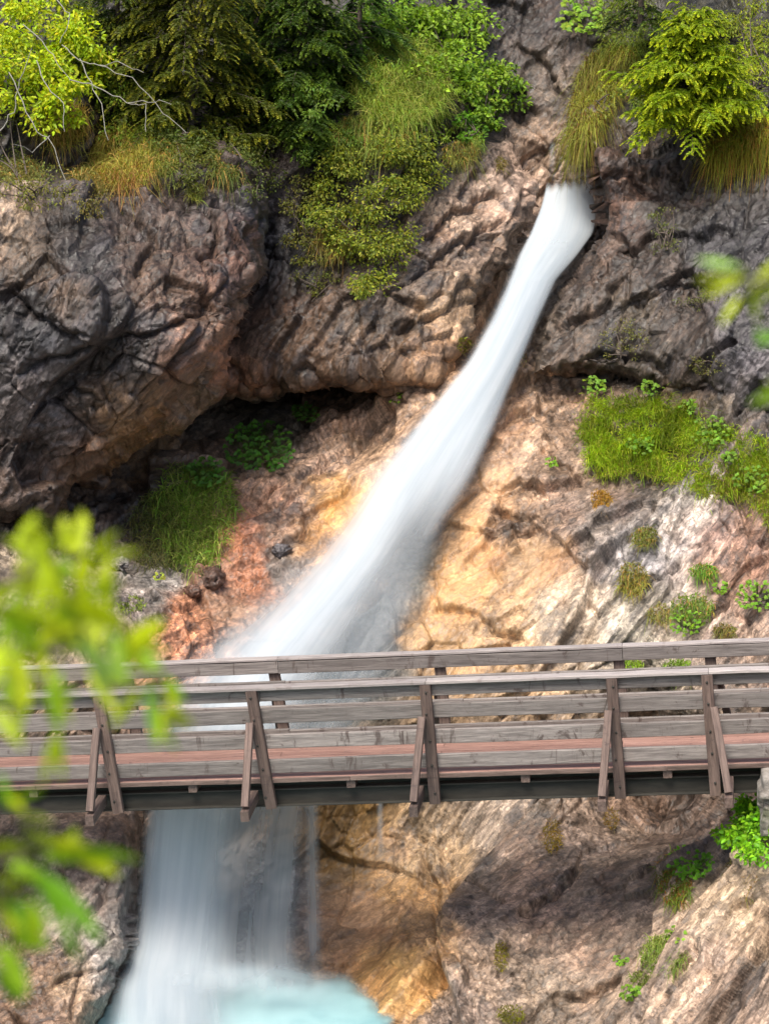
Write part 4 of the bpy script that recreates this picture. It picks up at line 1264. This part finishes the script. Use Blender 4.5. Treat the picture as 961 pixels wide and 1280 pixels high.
bush(830, 290, 22, 34, 420, .030, (112, 120, 60), 'faint mossy shrub on the dark wall under the golden spruce', depth=.12, clumps=26, clr=.22)
bush(778, 425, 30, 26, 480, .030, (124, 124, 62), 'dull olive growth on the blocky wall', depth=.12, clumps=26, clr=.22)
bush(880, 455, 22, 20, 320, .030, (118, 118, 60), 'dull growth above the grass slope', depth=.12, clumps=18, clr=.25)
bush(870, 375, 26, 12, 240, .030, (112, 118, 60), 'thin strip of growth on a wall ledge', depth=.12, clumps=14, clr=.25)

# --- the grass slope on the right: one mass
GP = [(722, 500), (745, 490), (800, 492), (862, 504), (905, 530), (940, 545), (1000, 565), (1000, 690), (955, 655), (905, 628), (850, 612), (795, 598), (745, 602), (724, 570)]
n = 46000
x, y = inpoly(n, GP)
x = x + 7 * vnoise(np.stack([x / 14, y / 14, x * 0], -1), 301) + 5 * rng.normal(size=n)
y = y + 8 * vnoise(np.stack([x / 12, y / 12, x * 0 + 5], -1), 302) + 5 * rng.normal(size=n)
kp = rng.random(n) < (.25 + .75 * sm(-.45, .1, vnoise(np.stack([x / 22, y / 14, x * 0 + 4], -1), 305))) * (.10 + .90 * sm(-4, 16, sdf_poly(GP, x, y) + 9 * vnoise(np.stack([x / 9, y / 9, x * 0 + 9], -1), 303)))
x, y = x[kp], y[kp]; n = len(x)
R = unp(x, y, dep(x, y) - .01)
D = np.array([0.05, -.45, .75]) + .4 * rng.normal(size=(n, 3)); D[:, 0] += .6 * vnoise(R * 2.4, 81)
c = tints(n, (138, 166, 26), .2, (168, 172, 56), .18) * (1 + .4 * vnoise(R * 1.8, 83) + .35 * vnoise(R * 5, 84))[:, None].clip(.4, 1.7)
m = rng.random(n) < sm(570, 640, y + 25 * vnoise(R * 2, 85)) * .45
c[m] = lin((176, 160, 84)) * .6 * (1 + .2 * rng.normal(size=(m.sum(), 1))).clip(.4, 1.6)
v, f, cc = blade_arrays(R, D, .16 * rng.uniform(.35, 1.5, n) * (1 + .6 * vnoise(R * 3.3, 88)), .008 * rng.uniform(.6, 1.3, n), c, .7 * rng.uniform(.4, 1.5, n))
obj('grass', mesh_np('grass', v, f, M_GRASS, cols=cc), kind='stuff', label='lush green grass slope under the dark rock wall', cat='grass')
for a in ((742, 482, 14, 16, 'bright herb at the upper left corner of the grass slope'), (888, 540, 24, 26, 'wide cluster of round leaved herbs in the grass slope'), (910, 570, 9, 8, 'small yellow green herb below the round leaved cluster'),
          (815, 484, 14, 10, 'low herb at the foot of the dark wall above the grass'), (940, 600, 22, 20, 'herb patch at the right lower rim of the grass slope'), (800, 555, 16, 14, 'pale herb in the middle of the grass slope'), (862, 508, 12, 9, 'herb sprig along the upper grass edge')):
    herb(*a[:3], a[3], (128, 166, 42), a[4], alt=(120, 166, 50), altp=.4, leafL=.065, group='herbs in the grass slope')
for a in ((805, 672, 16, 12, 420, .20, (128, 136, 58), 'tuft between the grey knob and the pale rock'), (790, 725, 18, 22, 620, .22, (140, 138, 62), 'dry tuft hanging beside the grey blue knob'), (878, 715, 16, 10, 420, .16, (110, 152, 48), 'green tuft in the scree under the grass slope'),
          (865, 760, 28, 18, 700, .18, (120, 150, 56), 'largest green tuft in the scree behind the railing'), (825, 768, 16, 14, 320, .16, (150, 150, 76), 'pale dry tuft beside the largest scree tuft'), (905, 790, 14, 10, 260, .16, (140, 140, 70), 'tuft just above the far handrail near the abutment'),
          (750, 625, 12, 14, 300, .16, (184, 140, 44), 'orange brown tuft at the lower left corner of the grass slope'), (648, 450, 10, 12, 160, .16, (128, 120, 58), 'withered tuft on the wall beside the chute')):
    tuft(*a, sag=1.0, alt=STRAW, altp=.15, group='small tufts in the scree')
for a in ((945, 745, 24, 30, 'bright leafy herb in the scree beside the far handrail'), (858, 778, 22, 20, 'leafy herb behind the railing posts near the abutment'), (900, 735, 10, 8, 'tiny herb in the scree'), (690, 577, 8, 6, 'tiny sprig on the tan slab edge')):
    herb(*a[:3], a[3], (136, 184, 50), a[4], leafL=.06, group='herbs in the scree')
for a in ((850, 838, 24, 12, 500, .18, (136, 170, 60), 'bright tuft seen between the railing boards'), (790, 832, 14, 8, 200, .15, (150, 180, 60), 'small tuft seen through the gap under the far handrail')):
    tuft(*a, sag=.8, group='small tufts in the scree')

# --- ledge left of the fall
tuft(252, 645, 40, 70, 2900, .40, (116, 148, 50), 'tall green grass tuft hanging on the ledge under the overhang', alt=(150, 160, 76), altp=.35, sag=1.0, spread=.75, poly=[(212, 580), (285, 588), (298, 635), (272, 700), (238, 716), (205, 690), (188, 635)], dry=(690, 760, (140, 124, 70)))
tuft(195, 665, 34, 48, 1300, .30, (96, 104, 52), 'dull grass patch in the shade under the overhang', alt=(120, 116, 66), altp=.3, sag=1.0)
herb(258, 590, 22, 30, (96, 146, 50), 'feathery green plant above the hanging grass tuft', leafL=.08)
herb(325, 558, 40, 70, (88, 142, 40), 'bed of green leaves on the ledge by the cave slot', leafL=.085, alt=(70, 116, 40), altp=.4, tall=.2)
herb(382, 515, 16, 20, (90, 130, 44), 'small green plant at the mouth of the dark slot', leafL=.07)
tuft(528, 496, 24, 8, 420, .10, (136, 130, 30), 'yellow green moss cushion at the water edge under the bulge', name='moss_patch', cat='moss', sag=.5, group='moss patches')
herb(495, 497, 9, 8, (120, 150, 40), 'little leafy sprig left of the moss cushion', leafL=.05)
tuft(580, 432, 10, 10, 160, .08, (120, 124, 36), 'small moss patch on the rock beside the chute', name='moss_patch', cat='moss', sag=.5, group='moss patches')
herb(200, 720, 8, 6, (190, 200, 70), 'tiny yellow sprig on the grey rock under the overhang', leafL=.045)
tuft(165, 755, 18, 10, 260, .14, (128, 146, 60), 'low tuft on the grey rock behind the leaves', sag=.8)
tuft(60, 780, 50, 24, 700, .2, (140, 160, 60), 'grass on the debris slope behind the foreground leaves', sag=.9)

# --- below the bridge
for a in ((690, 1045, 12, 22, 420, .10, (156, 132, 46), 'ochre moss streak on the rock under the bridge middle post'), (764, 1024, 10, 14, 240, .09, (140, 116, 52), 'brown moss tuft right under the bridge beam'), (626, 1195, 9, 20, 340, .09, (128, 120, 36), 'dark yellow moss on the rib beside the pool'),
          (638, 1268, 18, 12, 380, .10, (132, 132, 36), 'moss cushion low on the rib above the pool')):
    tuft(*a, name='moss_patch', cat='moss', sag=.7, group='moss patches', width=.008)
tuft(842, 1100, 22, 34, 900, .26, (116, 136, 48), 'rusty green grass clump on the ledge under the abutment', alt=(150, 104, 50), altp=.3, sag=1.1)
herb(862, 1078, 26, 46, (116, 180, 42), 'bright leafy clump on the ledge under the abutment', leafL=.07)
tuft(828, 1195, 28, 26, 1000, .22, (128, 150, 66), 'sage green tuft on the lower diagonal ledge', alt=(150, 160, 84), altp=.3, sag=.9)
herb(845, 1168, 12, 12, (140, 180, 56), 'herb at the top of the lower ledge tuft', leafL=.06)
herb(788, 1240, 13, 14, (128, 172, 48), 'small leafy clump at the foot of the diagonal ledge', leafL=.06)
herb(776, 1200, 9, 8, (134, 180, 50), 'tiny bright sprig on the bare rock left of the ledge', leafL=.05)
tuft(800, 1225, 12, 10, 240, .16, (130, 146, 66), 'thin grass beside the small leafy clump', sag=.9)
tuft(930, 1095, 22, 30, 500, .24, (150, 140, 84), 'dry grass hanging from the bright bush by the abutment', alt=STRAW, altp=.4, sag=1.2)


# the bright bush in front of the abutment stands on the bank below it
def dep_keep(): return None


bush(945, 1030, 44, 46, 2200, .060, (140, 200, 36), 'vivid green leafy bush in front of the concrete abutment', depth=.6, alt=(110, 172, 40), altp=.35, clumps=30, clr=.28, wide=.65, fwd=1.0)


# ------------------------------------------------------------------ foreground trees: leaves out of focus a few metres from the camera
def fore_tree(root, top, label, leaves, hubs):
    """leaves: (base px x, y, tip px x, y, width px, depth, colour)"""
    t = empty('foreground_tree', root, label=label, cat='tree', group='leafy saplings on the near bank')
    o = np.array(root)
    s = np.linspace(0, 1, 14)[:, None]
    top = np.array(top)
    trunk = o + (top - o) * s + np.array([.05, .04, 0]) * np.sin(s * 7)
    v, f = tube_arrays(trunk - o, np.linspace(.05, .018, 14), 8)
    tr = obj('trunk', mesh_np('trunk', v, f, M_BARK, smooth=True), t)
    hubw = []
    for hx, hy, hd in hubs:
        e = unp(hx, hy, hd)
        k = int(np.argmin(np.abs(trunk[:, 2] - (e[2] - .25)))); b = trunk[k]
        q = np.linspace(0, 1, 10)[:, None]
        mid = (b + e) / 2 + np.array([0, 0, .12])
        pts = (1 - q) ** 2 * b + 2 * q * (1 - q) * mid + q * q * e
        v, f = tube_arrays(pts - o, np.linspace(.018, .003, 10), 6)
        obj('branch', mesh_np('branch', v, f, M_BARK, smooth=True), t)
        hubw.append(e)
    for bx, by, tx, ty, wpx, d, c in leaves:
        B = unp(bx, by, d); T = unp(tx, ty, d + rng.uniform(-.06, .06))
        L = np.linalg.norm(T - B); dv = (T - B) / L
        side = unit(np.cross(dv, FW)); nrm = unit(np.cross(side, dv)) + .35 * side * rng.normal() + np.array([0, 0, .3])
        nrm = unit(nrm - dv * (nrm @ dv)); side = np.cross(dv, nrm)
        wm = .64 * wpx / FPX * d
        pr = ((0, .04), (.12, .5), (.3, .9), (.5, 1.0), (.7, .8), (.87, .42), (1, .02))
        V_ = []
        for a, w in pr:
            cpt = B + dv * L * a - np.array([0, 0, 1]) * L * .10 * a * a
            V_ += [cpt - side * wm * .5 * w + nrm * wm * .12 * w, cpt, cpt + side * wm * .5 * w + nrm * wm * .12 * w]
        V_ = np.array(V_) - o
        F_ = np.array([[i * 3 + j, i * 3 + j + 1, i * 3 + j + 4, i * 3 + j + 3] for i in range(6) for j in range(2)])
        cl = np.repeat((lin(c) * .85)[None], len(V_), 0) * rng.uniform(.85, 1.15)
        obj('leaf', mesh_np('leaf', V_, F_, M_LEAF, cols=cl, smooth=True), t)
        # stalk back to the nearest branch end
        if hubw:
            h = min(hubw, key=lambda p: np.linalg.norm(p - B))
            q = np.linspace(0, 1, 5)[:, None]
            v, f = tube_arrays(h + (B - h) * q + np.array([0, 0, .02]) * np.sin(pi * q) - o, np.linspace(.0022, .0014, 5), 4)
            obj('leaf_stalk', mesh_np('leaf_stalk', v, f, M_LEAF, cols=np.repeat(lin((150, 170, 50))[None] * .5, len(v), 0)), t)
    return t


Y1, Y2, G1, G2, G3 = (196, 214, 22), (182, 206, 26), (150, 192, 36), (112, 166, 36), (150, 190, 90)
LV = [
    (100, 735, 108, 690, 34, 4.1, Y1), (85, 690, 80, 640, 26, 4.15, Y1), (118, 745, 140, 690, 30, 4.1, Y1), (75, 760, 95, 810, 36, 4.0, Y1), (130, 745, 125, 800, 30, 4.05, Y1), (50, 720, 55, 660, 28, 4.1, Y2),
    (98, 700, 102, 630, 30, 4.3, Y1), (95, 715, 150, 655, 26, 4.3, Y1), (60, 700, 38, 645, 26, 4.2, Y1), (70, 705, 5, 665, 24, 4.2, Y2), (100, 720, 112, 800, 44, 4.2, Y1), (70, 710, 75, 775, 32, 4.1, Y2),
    (40, 690, 15, 730, 24, 4.3, Y2), (100, 760, 120, 830, 46, 4.0, Y1), (130, 700, 140, 760, 26, 4.4, Y2), (20, 700, 65, 760, 26, 4.2, Y1), (0, 760, 55, 815, 40, 3.8, G1), (30, 780, 70, 860, 32, 4.0, Y1),
    (115, 800, 130, 870, 40, 3.7, G3), (90, 800, 160, 850, 34, 3.8, G3), (160, 800, 205, 770, 32, 4.2, Y2), (165, 810, 212, 810, 30, 4.2, Y2), (150, 790, 180, 840, 26, 4.3, Y2), (110, 840, 150, 890, 24, 4.2, Y1), (60, 840, 90, 900, 24, 4.1, Y2),
    (0, 830, 40, 870, 34, 4.0, Y1), (10, 800, -20, 860, 40, 3.9, Y2), (20, 850, 25, 910, 22, 4.1, Y2), (185, 850, 195, 930, 20, 4.2, G2), (205, 855, 225, 905, 22, 4.3, Y1), (200, 890, 245, 895, 22, 4.3, Y1), (190, 880, 222, 935, 18, 4.2, G1),
    (50, 870, 100, 860, 22, 4.0, G1), (70, 910, 78, 970, 22, 4.1, Y2), (-10, 880, 30, 930, 30, 4.0, Y2), (30, 740, 0, 800, 34, 4.0, G1), (60, 790, 10, 770, 30, 4.0, G2), (85, 745, 55, 700, 28, 4.2, Y1), (45, 650, 20, 690, 20, 4.4, Y2),
    # lower group
    (10, 1010, -2, 960, 26, 3.9, G2), (40, 1040, 110, 1075, 26, 4.3, Y2), (70, 1070, 178, 1065, 44, 4.0, G1), (50, 1090, 130, 1170, 40, 3.8, G2), (10, 1080, 70, 1100, 32, 4.0, G1), (0, 1120, 60, 1175, 32, 4.0, G2), (0, 1180, 35, 1240, 44, 3.8, G1),
    (-10, 1060, 40, 1060, 30, 4.1, Y2), (90, 1060, 95, 1030, 20, 4.3, Y2), (-8, 1130, 20, 1150, 30, 4.0, Y2), (-5, 1215, 30, 1250, 34, 3.9, G2), (30, 1120, 60, 1160, 24, 3.9, G2), (20, 1000, 55, 985, 14, 4.1, G1),
]
for bx, by, tx, ty, wpx, d, c in list(LV):
    for _ in range(1):
        a = rng.normal() * .7; ex, ey = tx - bx, ty - by
        k = rng.uniform(.7, 1.15); ox, oy = rng.normal() * 17, rng.normal() * 15
        LV.append((bx + ox, by + oy, bx + ox + k * (ex * cos(a) - ey * sin(a)), by + oy + k * (ex * sin(a) + ey * cos(a)), wpx * rng.uniform(.8, 1.2), d + rng.uniform(-.25, .25), [Y1, Y2, G1, c][rng.integers(0, 4)]))
fore_tree((-2.3, 4.05, bank_z(0, 4.05) - .1), (-2.0, 4.1, 13.2), 'out of focus yellow green leafy sapling overlapping the left end of the bridge', LV,
          [(90, 720, 4.25), (20, 790, 4.0), (105, 815, 3.9), (165, 805, 4.25), (195, 860, 4.25), (35, 880, 4.05), (40, 1070, 4.05), (0, 1150, 3.95), (60, 715, 4.2), (110, 700, 4.3)])
LR = [(925, 345, 868, 345, 14, 4.4, Y1), (930, 345, 878, 365, 20, 4.4, Y1), (925, 335, 870, 318, 18, 4.2, G3), (925, 370, 900, 402, 14, 4.4, Y1), (940, 365, 946, 398, 18, 4.4, Y2), (975, 320, 935, 362, 18, 4.4, Y1), (985, 350, 945, 372, 16, 4.4, Y2), (945, 410, 958, 430, 18, 4.3, G2), (985, 490, 935, 500, 26, 4.1, G1), (980, 415, 945, 425, 18, 4.3, G2), (985, 480, 955, 475, 18, 4.2, Y2)]
fore_tree((2.7, 4.3, bank_z(0, 4.3) - .1), (2.4, 4.35, 14.0), 'out of focus yellow leaved sprig at the right edge before the dark wall', LR, [(928, 350, 4.4), (975, 330, 4.4), (985, 420, 4.3), (985, 490, 4.15)])
